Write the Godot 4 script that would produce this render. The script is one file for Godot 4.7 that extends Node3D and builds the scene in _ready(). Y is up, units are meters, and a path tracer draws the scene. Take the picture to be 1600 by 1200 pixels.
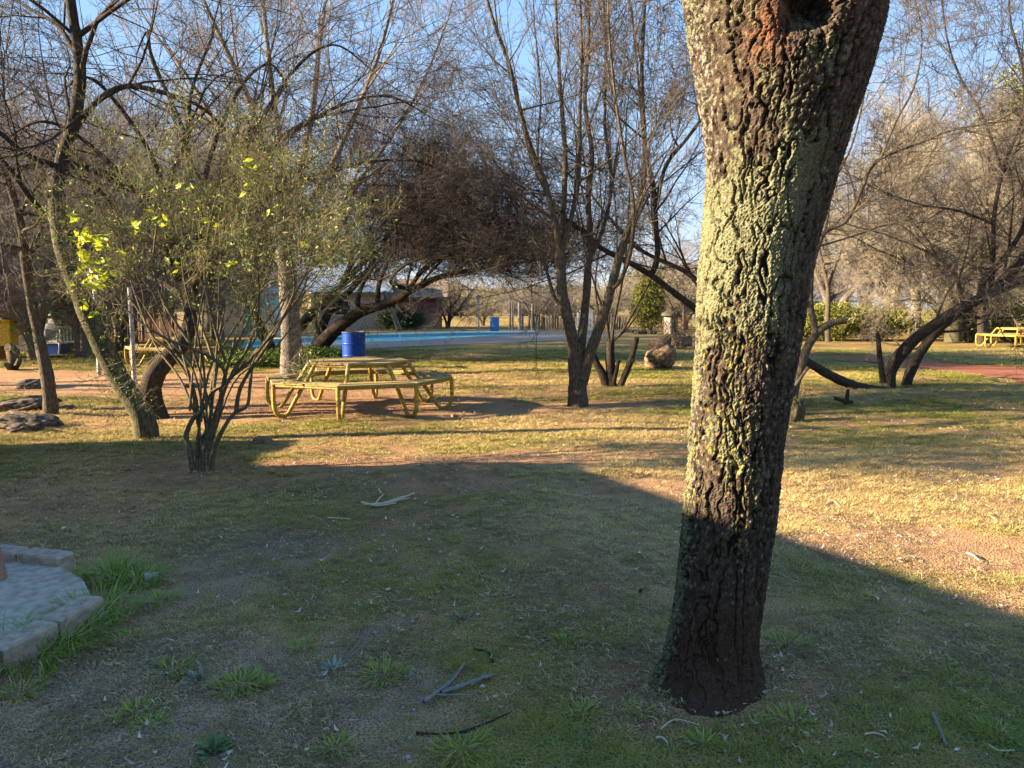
extends Node3D

# ---------- camera numbers (a 1600 x 1200 photograph, eye 1.5 m above the lawn) ----------
const EYE := 1.5
const FOC := 1163.0
const PITCH := 5.89
const DEBUG := false
var R := RandomNumberGenerator.new()
var N1 := FastNoiseLite.new()
var N2 := FastNoiseLite.new()
var N3 := FastNoiseLite.new()
var M := {}
var names := {}

class Tube:
	var v := PackedVector3Array()
	var n := PackedVector3Array()
	var c := PackedColorArray()
	var idx := PackedInt32Array()
	func tube(pts: PackedVector3Array, r0: float, r1: float, sides: int, rough := 0.0, flare := 0.0, noise: FastNoiseLite = null, cap := false) -> void:
		var k := pts.size()
		if k < 2:
			return
		var d := (pts[1] - pts[0]).normalized()
		var u := d.cross(Vector3(0.31, 0.22, 0.92)).normalized()
		var first := v.size()
		for i in k:
			var nd := d
			if i < k - 1:
				nd = (pts[i + 1] - pts[i]).normalized()
			var t := (d + nd).normalized()
			if t == Vector3.ZERO:
				t = nd
			u = (u - t * u.dot(t)).normalized()
			var w := t.cross(u)
			var f := float(i) / (k - 1)
			var r := lerpf(r0, r1, f)
			if flare > 0.0:
				r *= 1.0 + flare * exp(-f * 14.0)
			for s in sides + 1:
				var a := TAU * float(s % sides) / sides
				var o := u * cos(a) + w * sin(a)
				var rr := r
				if noise != null:
					var q := pts[i] + o * r
					rr = r * (1.0 + rough * noise.get_noise_3d(q.x * 9.0, q.y * 4.0, q.z * 9.0) + rough * 0.9 * noise.get_noise_3d(q.x * 3.0 + 40.0, q.y * 2.0, q.z * 3.0))
					if flare > 0.0:
						rr *= 1.0 + flare * 0.35 * exp(-f * 9.0) * sin(a * 3.0 + 1.0)
				v.append(pts[i] + o * rr)
				n.append(o)
			d = nd
		for i in k - 1:
			for s in sides:
				var a0 := first + i * (sides + 1) + s
				var c0 := a0 + sides + 1
				idx.append_array([a0, c0, a0 + 1, a0 + 1, c0, c0 + 1])
		if cap:
			var m := v.size()
			v.append(pts[k - 1] + d * r1 * 0.15)
			n.append(d)
			for s in sides:
				v.append(v[first + (k - 1) * (sides + 1) + s])
				n.append(d)
			for s in sides:
				idx.append_array([m, m + 1 + (s + 1) % sides, m + 1 + s])
	func quad(a: Vector3, b: Vector3, cc: Vector3, d: Vector3, nn: Vector3) -> void:
		if nn == Vector3.ZERO:
			nn = (cc - a).cross(b - a).normalized()
		var m := v.size()
		v.append_array([a, b, cc, d])
		n.append_array([nn, nn, nn, nn])
		idx.append_array([m, m + 1, m + 2, m, m + 2, m + 3])
	func tri(a: Vector3, b: Vector3, cc: Vector3, nn: Vector3) -> void:
		if nn == Vector3.ZERO:
			nn = (cc - a).cross(b - a).normalized()
		var m := v.size()
		v.append_array([a, b, cc])
		n.append_array([nn, nn, nn])
		idx.append_array([m, m + 1, m + 2])
	func mesh(origin := Vector3.ZERO) -> ArrayMesh:
		if origin != Vector3.ZERO:
			for i in v.size():
				v[i] -= origin
		var a := []
		a.resize(Mesh.ARRAY_MAX)
		a[Mesh.ARRAY_VERTEX] = v
		a[Mesh.ARRAY_NORMAL] = n
		if c.size() == v.size():
			a[Mesh.ARRAY_COLOR] = c
		a[Mesh.ARRAY_INDEX] = idx
		var m := ArrayMesh.new()
		m.add_surface_from_arrays(Mesh.PRIMITIVE_TRIANGLES, a)
		return m

# ---------- small helpers ----------
func rnd(a: float, b: float) -> float:
	return R.randf_range(a, b)

func rv() -> Vector3:
	return Vector3(rnd(-1, 1), rnd(-1, 1), rnd(-1, 1))

func ray(px: float, py: float) -> Vector3:
	var p := deg_to_rad(PITCH)
	var x := (px - 800.0) / FOC
	var y := (600.0 - py) / FOC
	return Vector3(x, y * cos(p) - sin(p), -cos(p) - y * sin(p))

func W(px: float, py: float, d: float) -> Vector3:      # a point d metres in front
	var q := ray(px, py)
	return Vector3(0, EYE, 0) + q * (d / -q.z)

func G(px: float, py: float, h := 0.0) -> Vector3:      # a point on the ground
	var q := ray(px, py)
	return Vector3(0, EYE, 0) + q * ((EYE - h) / -q.y)

func gh(x: float, z: float) -> float:
	var d := Vector2(x, z).length()
	var f := clampf((24.0 - d) / 6.0, 0.0, 1.0)
	var e := Vector2(x - 0.80, z + 2.86).length()
	return 0.022 * exp(-e * e / 0.14) + f * (0.045 * N1.get_noise_2d(x * 14.0, z * 14.0) + 0.012 * N1.get_noise_2d(x * 70.0, z * 70.0 + 300.0))

func on(p: Vector3, dy := 0.0) -> Vector3:
	return Vector3(p.x, gh(p.x, p.z) + dy, p.z)

func numbered(called: String) -> String:
	if not names.has(called):
		names[called] = 0
		return called
	names[called] += 1
	return "%s_%03d" % [called, names[called]]

func tag(o: Node, label: String, category: String, group := "", kind := "") -> Node:
	if label:
		o.set_meta("label", label)
	if category:
		o.set_meta("category", category)
	if group:
		o.set_meta("group", group)
	if kind:
		o.set_meta("kind", kind)
	return o

func thing(called: String, label: String, category: String, at: Vector3, group := "") -> Node3D:
	var o := Node3D.new()
	o.name = numbered(called)
	o.position = at
	add_child(o)
	tag(o, label, category, group)
	return o

func obj(called: String, mesh: Mesh, mat: Material, parent: Node = self, at := Vector3.ZERO, turn := 0.0) -> MeshInstance3D:
	var o := MeshInstance3D.new()
	o.name = numbered(called) if parent == self else called
	o.mesh = mesh
	o.material_override = mat
	o.position = at
	o.rotation.y = turn
	parent.add_child(o, true)
	return o

func many(called: String, mesh: Mesh, mat: Material, where: Array, parent: Node = self, tints := PackedColorArray()) -> MultiMeshInstance3D:
	var mm := MultiMesh.new()
	mm.transform_format = MultiMesh.TRANSFORM_3D
	mm.use_colors = tints.size() > 0
	mm.mesh = mesh
	mm.instance_count = where.size()
	for i in where.size():
		var tf: Transform3D = where[i]
		mm.set_instance_transform(i, tf)
		if tints.size() > 0:
			mm.set_instance_color(i, tints[i])
	var o := MultiMeshInstance3D.new()
	o.name = numbered(called) if parent == self else called
	o.multimesh = mm
	o.material_override = mat
	o.set_meta("kind", "stuff")
	parent.add_child(o, true)
	return o

func lin(r: float, g: float, b: float) -> Color:
	return Color(r, g, b).linear_to_srgb()

func noise_img(size: int, freq: float, seed_: int, kind: int, octaves: int, lo: float, hi: float, stretch := 1) -> Image:
	var f := FastNoiseLite.new()
	f.noise_type = kind
	f.frequency = freq
	f.seed = seed_
	f.fractal_octaves = octaves
	if kind == FastNoiseLite.TYPE_CELLULAR:
		f.cellular_return_type = FastNoiseLite.RETURN_DISTANCE2_SUB
	var im := f.get_seamless_image(size, size)
	im.convert(Image.FORMAT_RGB8)
	var b := im.get_data()
	for i in b.size():
		b[i] = int(clampf(lerpf(lo, hi, b[i] / 255.0), 0.0, 1.0) * 255.0)
	return Image.create_from_data(size, size, false, Image.FORMAT_RGB8, b)

func mat(color: Color, rough := 0.8, tex: Texture2D = null, scale := Vector3.ONE, bump: Texture2D = null, bump_cm := 0.5, spec := 0.5) -> StandardMaterial3D:
	var m := StandardMaterial3D.new()
	m.albedo_color = color
	m.roughness = rough
	m.metallic_specular = spec
	m.uv1_triplanar = true
	m.uv1_scale = scale
	if tex:
		m.albedo_texture = tex
	if bump:
		m.heightmap_enabled = true
		m.heightmap_texture = bump
		m.heightmap_scale = bump_cm
	return m

func tinted(color: Color, back: Color, rough := 0.7) -> StandardMaterial3D:
	var m := StandardMaterial3D.new()
	m.albedo_color = color
	m.vertex_color_use_as_albedo = true
	m.roughness = rough
	m.metallic_specular = 0.25
	if back != Color.BLACK:
		m.backlight_enabled = true
		m.backlight = back
	return m

func box(sx: float, sy: float, sz: float, bev := 0.008) -> ArrayMesh:
	# a box whose foot is at y = 0, edges chamfered
	var hx := sx / 2
	var hz := sz / 2
	var b := minf(bev, minf(sx, minf(sy, sz)) * 0.3)
	return prism(PackedVector2Array([Vector2(-hx + b, -hz), Vector2(hx - b, -hz), Vector2(hx, -hz + b), Vector2(hx, hz - b), Vector2(hx - b, hz), Vector2(-hx + b, hz), Vector2(-hx, hz - b), Vector2(-hx, -hz + b)]), 0, sy, b)

func prism(poly: PackedVector2Array, y0: float, y1: float, bev := 0.0) -> ArrayMesh:
	# an upright prism over a convex outline (x, z), its top edge chamfered
	var st := SurfaceTool.new()
	st.begin(Mesh.PRIMITIVE_TRIANGLES)
	st.set_smooth_group(-1)
	if Geometry2D.is_polygon_clockwise(poly):
		poly = poly.duplicate()
		poly.reverse()
	var c := Vector2.ZERO
	for p in poly:
		c += p / poly.size()
	var tops := PackedVector2Array()
	for p in poly:
		var q: Vector2 = p - c
		var l := q.length()
		tops.append(c + q * maxf(0.2, (l - bev) / l) if l > 0 else p)
	var k := poly.size()
	for i in k:
		var j := (i + 1) % k
		var a := Vector3(poly[i].x, y0, poly[i].y)
		var b := Vector3(poly[j].x, y0, poly[j].y)
		var a2 := Vector3(poly[i].x, y1 - bev, poly[i].y)
		var b2 := Vector3(poly[j].x, y1 - bev, poly[j].y)
		var a3 := Vector3(tops[i].x, y1, tops[i].y)
		var b3 := Vector3(tops[j].x, y1, tops[j].y)
		for t in [a, b, a2, b, b2, a2]:
			st.add_vertex(t)
		if bev > 0:
			for t in [a2, b2, a3, b2, b3, a3]:
				st.add_vertex(t)
		for t in [Vector3(c.x, y1, c.y), a3, b3]:
			st.add_vertex(t)
		for t in [Vector3(c.x, y0, c.y), b, a]:
			st.add_vertex(t)
	st.generate_normals()
	return st.commit()

func lathe(prof: Array, sides := 28) -> ArrayMesh:
	# prof: [radius, height, radius, height, ...] upwards
	var st := SurfaceTool.new()
	st.begin(Mesh.PRIMITIVE_TRIANGLES)
	st.set_smooth_group(-1)
	for i in prof.size() / 2 - 1:
		for s in sides:
			var a := TAU * s / sides
			var b := TAU * (s + 1) / sides
			var p0 := Vector3(cos(a) * prof[i * 2], prof[i * 2 + 1], -sin(a) * prof[i * 2])
			var p1 := Vector3(cos(b) * prof[i * 2], prof[i * 2 + 1], -sin(b) * prof[i * 2])
			var q0 := Vector3(cos(a) * prof[i * 2 + 2], prof[i * 2 + 3], -sin(a) * prof[i * 2 + 2])
			var q1 := Vector3(cos(b) * prof[i * 2 + 2], prof[i * 2 + 3], -sin(b) * prof[i * 2 + 2])
			for t in [p0, q0, p1, p1, q0, q1]:
				st.add_vertex(t)
	st.generate_normals()
	return st.commit()

func smooth(p: PackedVector3Array, sub: int) -> PackedVector3Array:
	var o := PackedVector3Array()
	for i in p.size() - 1:
		var a := p[maxi(i - 1, 0)]
		var b := p[i]
		var c := p[i + 1]
		var d := p[mini(i + 2, p.size() - 1)]
		for s in sub:
			o.append(b.cubic_interpolate(c, a, d, float(s) / sub))
	o.append(p[p.size() - 1])
	return o

func pix(a: Array) -> PackedVector3Array:      # [x, y, depth, x, y, depth, ...]
	var p := PackedVector3Array()
	for i in a.size() / 3:
		p.append(W(a[i * 3], a[i * 3 + 1], a[i * 3 + 2]))
	return p

# ---------- trees ----------
func spray(seed_: int, spread: float, rad: float, sides_n: int, subs: int, bend: float, grey := true) -> ArrayMesh:
	# one bare branchlet, about one metre long, along +y
	R.seed = seed_
	var t := Tube.new()
	var main := PackedVector3Array()
	var p := Vector3.ZERO
	var d := Vector3.UP
	for i in 7:
		main.append(p)
		d = (d + rv() * bend).normalized()
		p += d * 0.16
	t.tube(main, rad, rad * 0.35, 3)
	for i in sides_n:
		var f := rnd(0.8, 5.8)
		var q := main[int(f)].lerp(main[int(f) + 1], f - int(f))
		var out := rv()
		out.y = 0
		var sd := (Vector3.UP + out.normalized() * spread * rnd(0.7, 1.4)).normalized()
		var L := rnd(0.25, 0.55) * (1.1 - f * 0.09)
		var tw := PackedVector3Array()
		var e := q
		for k in 4:
			tw.append(e)
			sd = (sd + rv() * bend * 1.3).normalized()
			e += sd * L / 3.0
		t.tube(tw, rad * 0.6, rad * 0.3, 3)
		for s in subs:
			var g := rnd(0.5, 2.9)
			var b := tw[int(g)].lerp(tw[int(g) + 1], g - int(g))
			var bd := (sd + rv() * 0.9).normalized()
			var m := b + bd * rnd(0.06, 0.13)
			t.tube(PackedVector3Array([b, m, m + (bd + rv() * 0.4) * rnd(0.05, 0.12)]), rad * 0.42, rad * 0.25, 3)
	return t.mesh()

func leaf_spray(seed_: int, count: int, reach: float, size: float) -> ArrayMesh:
	R.seed = seed_
	var t := Tube.new()
	for i in count:
		var p := rv() * reach
		p.y = absf(p.y)
		leaf_into(t, p, rv().normalized(), size * rnd(0.6, 1.3), 0.4)
	return t.mesh()

func leaf_into(t: Tube, p: Vector3, dir: Vector3, L: float, wide: float, fold := 0.25) -> void:
	var side := dir.cross(rv()).normalized()
	var up := side.cross(dir).normalized()
	var m := p + dir * L * 0.45
	var tip := p + dir * L - up * L * fold * 0.6
	var l := m + side * L * wide * 0.5 + up * L * fold * 0.3
	var r := m - side * L * wide * 0.5 + up * L * fold * 0.3
	t.tri(p, l, m, Vector3.ZERO)
	t.tri(l, tip, m, Vector3.ZERO)
	t.tri(p, m, r, Vector3.ZERO)
	t.tri(m, tip, r, Vector3.ZERO)

func new_tree(called: String, label: String, category: String, base: Vector3, m: Material, twig: Array, twig_mat: Material, group := "") -> Dictionary:
	return {"root": thing(called, label, category, base, group), "base": base, "mat": m, "twig": twig, "twig_mat": twig_mat, "crown": Tube.new(), "at": [[], [], []], "limbs": []}

func limb(c: Dictionary, called: String, path: PackedVector3Array, r0: float, r1: float, flare := 0.0, cap := false, sub := 6) -> PackedVector3Array:
	var pts := smooth(path, sub)
	var t := Tube.new()
	t.tube(pts, r0, r1, 14 if r0 > 0.04 else 8, 0.13, flare, N2, cap)
	obj(called, t.mesh(c.base), c.mat, c.root)
	return pts

func ramify(c: Dictionary, pts: PackedVector3Array, r0: float, r1: float, g: Dictionary) -> void:
	var total := 0.0
	for i in pts.size() - 1:
		total += pts[i].distance_to(pts[i + 1])
	var count := int(total * g.per)
	for k in count:
		var t: float = lerpf(g.t0, 1.0, (k + R.randf()) / maxf(count, 1))
		var i := mini(int(t * (pts.size() - 1)), pts.size() - 2)
		var p := pts[i].lerp(pts[i + 1], t * (pts.size() - 1) - i)
		var tang := (pts[i + 1] - pts[i]).normalized()
		var dir: Vector3 = (tang * rnd(0.3, 1.0) + rv() * g.ang + Vector3(g.lean)).normalized()
		var r := minf(lerpf(r0, r1, t) * rnd(0.35, 0.6), g.rmax)
		grow(c, p, dir, g.len * rnd(0.6, 1.15) * (1.0 - 0.35 * t), maxf(r, 0.005), g.lv, g)
	var e := pts.size() - 1
	grow(c, pts[e], (pts[e] - pts[e - 1]).normalized(), g.len * 0.9, minf(r1, g.rmax), g.lv, g)

func grow(c: Dictionary, p: Vector3, dir: Vector3, L: float, r: float, lv: int, g: Dictionary) -> void:
	var n := maxi(3, int(L / g.seg))
	var pts := PackedVector3Array([p])
	var d := dir
	for k in n:
		d = (d + rv() * g.bend + Vector3(0, g.up + (0.25 if p.y < g.ymin else 0.0), 0)).normalized()
		p += d * L / n
		pts.append(p)
	var r1 := maxf(r * 0.4, g.tip)
	c.crown.tube(pts, r, r1, 7 if r > 0.025 else (5 if r > 0.01 else 3))
	if lv <= 0:
		for k in range(1, n + 1):
			for s in (g.many if k < n else 1):
				var t := (pts[k] - pts[k - 1]).normalized()
				var sd: Vector3 = (t + rv() * (g.sang if s > 0 or k < n else 0.2) + Vector3(0, g.up * 0.5, 0)).normalized()
				if pts[k].y > g.ymin:
					if pts[k].y < g.ymin + 0.8:
						sd = (sd + Vector3(0, 0.6, 0)).normalized()
					twig_at(c, pts[k], sd, g.spr * rnd(0.7, 1.25))
		return
	var count := int(round(L * g.dens * rnd(0.8, 1.2)))
	for k in count:
		var f := rnd(0.22, 1.0)
		var i := mini(int(f * n), n - 1)
		var q := pts[i].lerp(pts[i + 1], f * n - i)
		var tang := (pts[i + 1] - pts[i]).normalized()
		var cd: Vector3 = (tang * rnd(0.4, 1.0) + rv() * g.ang + Vector3(g.lean) * 0.5).normalized()
		grow(c, q, cd, L * g.ratio * rnd(0.7, 1.2) * (1.1 - 0.4 * f), maxf(lerpf(r, r1, f) * 0.6, g.tip), lv - 1, g)
	grow(c, pts[n], d, L * g.ratio, r1, lv - 1, g)

func twig_at(c: Dictionary, p: Vector3, dir: Vector3, s: float) -> void:
	var x := dir.cross(rv()).normalized()
	var b := Basis(x, dir, x.cross(dir)).scaled_local(Vector3.ONE * s)
	var which: int = R.randi() % int(c.twig.size())
	c.at[which].append(Transform3D(b, p - c.base))

func finish(c: Dictionary) -> void:
	if DEBUG:
		print(c.root.name, " crown tris ", c.crown.idx.size() / 3, " twigs ", c.at[0].size() + c.at[1].size())
	if c.crown.v.size() > 0:
		obj("crown", c.crown.mesh(c.base), c.mat, c.root)
	for k in c.twig.size():
		if c.at[k].size() > 0:
			many("twigs", c.twig[k], c.twig_mat, c.at[k], c.root)

func cfg(o: Dictionary) -> Dictionary:
	var g := {"per": 3.0, "t0": 0.25, "ang": 0.7, "lean": Vector3.ZERO, "len": 1.6, "rmax": 0.04, "lv": 1, "seg": 0.28, "bend": 0.22, "up": 0.04, "tip": 0.004, "dens": 3.0, "ratio": 0.6, "spr": 0.6, "many": 1, "sang": 0.8, "ymin": -9.0}
	g.merge(o, true)
	return g

func free_tree(called: String, label: String, base: Vector3, h: float, trunks: int, spread: float, r: float, m: Material, twig: Array, twig_mat: Material, g: Dictionary, category := "tree", group := "") -> Dictionary:
	# a bare tree of its own accord: some stems that fan out from one foot
	var c := new_tree(called, label, category, base, m, twig, twig_mat, group)
	var a0 := rnd(0, TAU)
	for k in trunks:
		var a := a0 + TAU * k / trunks + rnd(-0.5, 0.5)
		var out := Vector3(cos(a), 0, sin(a))
		var s := spread * rnd(0.5, 1.1) * (0.3 if trunks == 1 else 1.0)
		var path := PackedVector3Array([base + out * r * (0.5 if trunks > 1 else 0.0) - Vector3(0, 0.15, 0), base + out * s * 0.1 + Vector3(0, h * 0.18, 0), base + out * s * 0.35 + rv() * h * 0.03 + Vector3(0, h * 0.4, 0), base + out * s * 0.75 + rv() * h * 0.05 + Vector3(0, h * 0.62, 0), base + out * s + rv() * h * 0.06 + Vector3(0, h * rnd(0.72, 0.9), 0)])
		var pts := limb(c, "trunk", path, r, r * 0.3, 0.25, false, 4)
		ramify(c, pts, r, r * 0.3, g)
	finish(c)
	return c

func copy_tree(c: Dictionary, at: Vector3, turn: float, s: float, label: String, group := "", sy := 1.0) -> Node3D:
	var o: Node3D = c.root.duplicate()
	o.name = numbered(String(c.root.name).rstrip("_0123456789"))
	add_child(o)
	o.position = at
	o.rotation.y = turn
	o.scale = Vector3(s, s * sy, s)
	o.set_meta("label", label)
	if group:
		o.set_meta("group", group)
	elif o.has_meta("group"):
		o.remove_meta("group")
	return o

# ---------- ground ----------
func soft(a: float, b: float, x: float) -> float:
	return smoothstep(a, b, x)

func blob(x: float, d: float, cx: float, cd: float, rx: float, rd: float) -> float:
	var e := sqrt(pow((x - cx) / rx, 2.0) + pow((d - cd) / rd, 2.0))
	return 1.0 - soft(0.55, 1.15, e + 0.28 * N1.get_noise_2d(x * 40.0, d * 40.0))

func cover(x: float, d: float) -> Vector3:      # (grass, red soil, dark grit), each 0 to 1
	var n := N1.get_noise_2d(x * 22.0, d * 22.0)
	var n2 := N1.get_noise_2d(x * 75.0 + 90.0, d * 75.0)
	var bare := blob(x, d, -2.2, 11.3, 3.3, 1.9)
	bare = maxf(bare, 0.9 * blob(x, d, 0.7, 11.2, 1.7, 0.8))
	bare = maxf(bare, 0.95 * (1.0 - soft(1.4, 2.6, absf(d - 13.6 + (x + 3.0) * 0.28 + n * 1.2))) * (1.0 - soft(-2.8, -1.2, x)))
	bare = maxf(bare, 0.8 * (1.0 - soft(0.12, 0.5, absf(d - 7.1 - x * 0.03 + n * 0.3))) * (1.0 - soft(0.2, 1.4, x)) * soft(-4.2, -2.2, x))
	bare = maxf(bare, 0.8 * blob(x, d, -0.5, 6.3, 0.8, 0.5))
	bare = maxf(bare, 0.85 * blob(x, d, 1.1, 5.9, 0.8, 0.6))
	bare = maxf(bare, 0.75 * blob(x, d, 2.6, 4.5, 1.1, 0.5))
	bare = maxf(bare, 0.6 * blob(x, d, -2.6, 6.6, 1.3, 0.7))
	bare = maxf(bare, 0.85 * blob(x, d, 0.75, 2.8, 0.6, 0.5))
	var grit := blob(x, d, -1.5, 2.6, 1.35, 0.85)
	grit = maxf(grit, 0.8 * blob(x, d, -1.7, 4.2, 0.7, 0.9))
	grit = maxf(grit, 0.55 * blob(x, d, 0.3, 1.9, 1.2, 0.35))
	var g := clampf(0.72 + n * 0.9 + n2 * 0.5 - maxf(bare, grit), 0.0, 1.0)
	if d < 6.5 and x < 1.6:
		g *= 0.62
	return Vector3(g, bare, grit)

func build_ground() -> void:
	var xs := PackedFloat32Array()
	var step := 0.036
	var x := 0.0
	while x < 260.0:
		xs.append(x)
		if x > 4.4:
			step *= 1.055
		x += step
	var all := PackedFloat32Array()
	for i in range(xs.size() - 1, 0, -1):
		all.append(-xs[i])
	all.append_array(xs)
	var zs := PackedFloat32Array()
	step = 0.036
	var z := -1.2
	while z > -10.5:
		zs.append(z)
		z -= step
	while z > -420.0:
		zs.append(z)
		step *= 1.045
		z -= step
	zs.reverse()
	for q in [-0.6, 0.6, 3.0, 9.0, 25.0, 80.0]:
		zs.append(q)
	var t := Tube.new()
	var w := all.size()
	for j in zs.size():
		for i in w:
			var p := Vector3(all[i], gh(all[i], zs[j]), zs[j])
			var d := -p.z
			var k := cover(p.x, d)
			var n := N1.get_noise_2d(p.x * 160.0, d * 160.0)
			var m := N1.get_noise_2d(p.x * 9.0 + 500.0, d * 9.0)
			p.y += 0.010 * n * clampf(1.0 - d / 14.0, 0.0, 1.0) - 0.012 * k.y * clampf(1.0 - d / 20.0, 0.0, 1.0)
			if d > 24.0 and d < 52.0 and Geometry2D.is_point_in_polygon(Vector2(p.x, d), M.hole):
				p.y = -1.3
			var soil := Color(0.41, 0.225, 0.12).lerp(Color(0.50, 0.29, 0.155), 0.5 + m)
			soil = soil.lerp(Color(0.37, 0.235, 0.155), clampf(k.z * 1.3, 0.0, 1.0))
			var turf := Color(0.25, 0.195, 0.055).lerp(Color(0.40, 0.265, 0.105), clampf(0.42 - 0.35 * clampf((d - 8.0) / 9.0, 0.0, 1.0) + m * 1.3 + n * 0.5, 0.0, 1.0))
			var c := soil.lerp(turf, clampf(k.x * 1.15 + n * 0.35, 0.0, 1.0))
			c = c * (1.0 + 0.28 * n)
			t.v.append(p)
			t.n.append(Vector3.UP)
			t.c.append(Color(c.r, c.g, c.b))
	for j in zs.size():
		for i in w:
			var o := j * w + i
			var e := t.v[j * w + mini(i + 1, w - 1)] - t.v[j * w + maxi(i - 1, 0)]
			var s := t.v[mini(j + 1, zs.size() - 1) * w + i] - t.v[maxi(j - 1, 0) * w + i]
			t.n[o] = s.cross(e).normalized()
	for j in zs.size() - 1:
		for i in w - 1:
			var o := j * w + i
			t.idx.append_array([o, o + 1, o + w, o + 1, o + w + 1, o + w])
	var g := mat(Color.WHITE, 0.95, M.grit_tex, Vector3.ONE * 1.3, M.grit_bump, 1.4, 0.2)
	g.uv1_world_triplanar = true
	g.vertex_color_use_as_albedo = true
	var o := obj("ground", t.mesh(), g)
	tag(o, "lawn of thin grass and bare reddish soil that runs back to the pool", "ground", "", "structure")

func blade_mesh(seed_: int, blades: int, h: float, w: float, lean: float) -> ArrayMesh:
	R.seed = seed_
	var t := Tube.new()
	for i in blades:
		var a := rnd(0, TAU)
		var o := Vector3(cos(a), 0, sin(a))
		var side := Vector3(-o.z, 0, o.x) * w * rnd(0.7, 1.3)
		var b := o * rnd(0, 0.5) * lean * h
		var L := h * rnd(0.55, 1.2)
		var m := b + Vector3(0, L * 0.6, 0) + o * L * lean * rnd(0.2, 0.5)
		var e := m + Vector3(0, L * rnd(0.05, 0.4), 0) + o * L * lean * rnd(0.4, 0.9)
		var nn := Vector3.ZERO
		t.quad(b - side, b + side, m + side * 0.8, m - side * 0.8, nn)
		t.tri(m - side * 0.8, m + side * 0.8, e, nn)
	return t.mesh()

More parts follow.
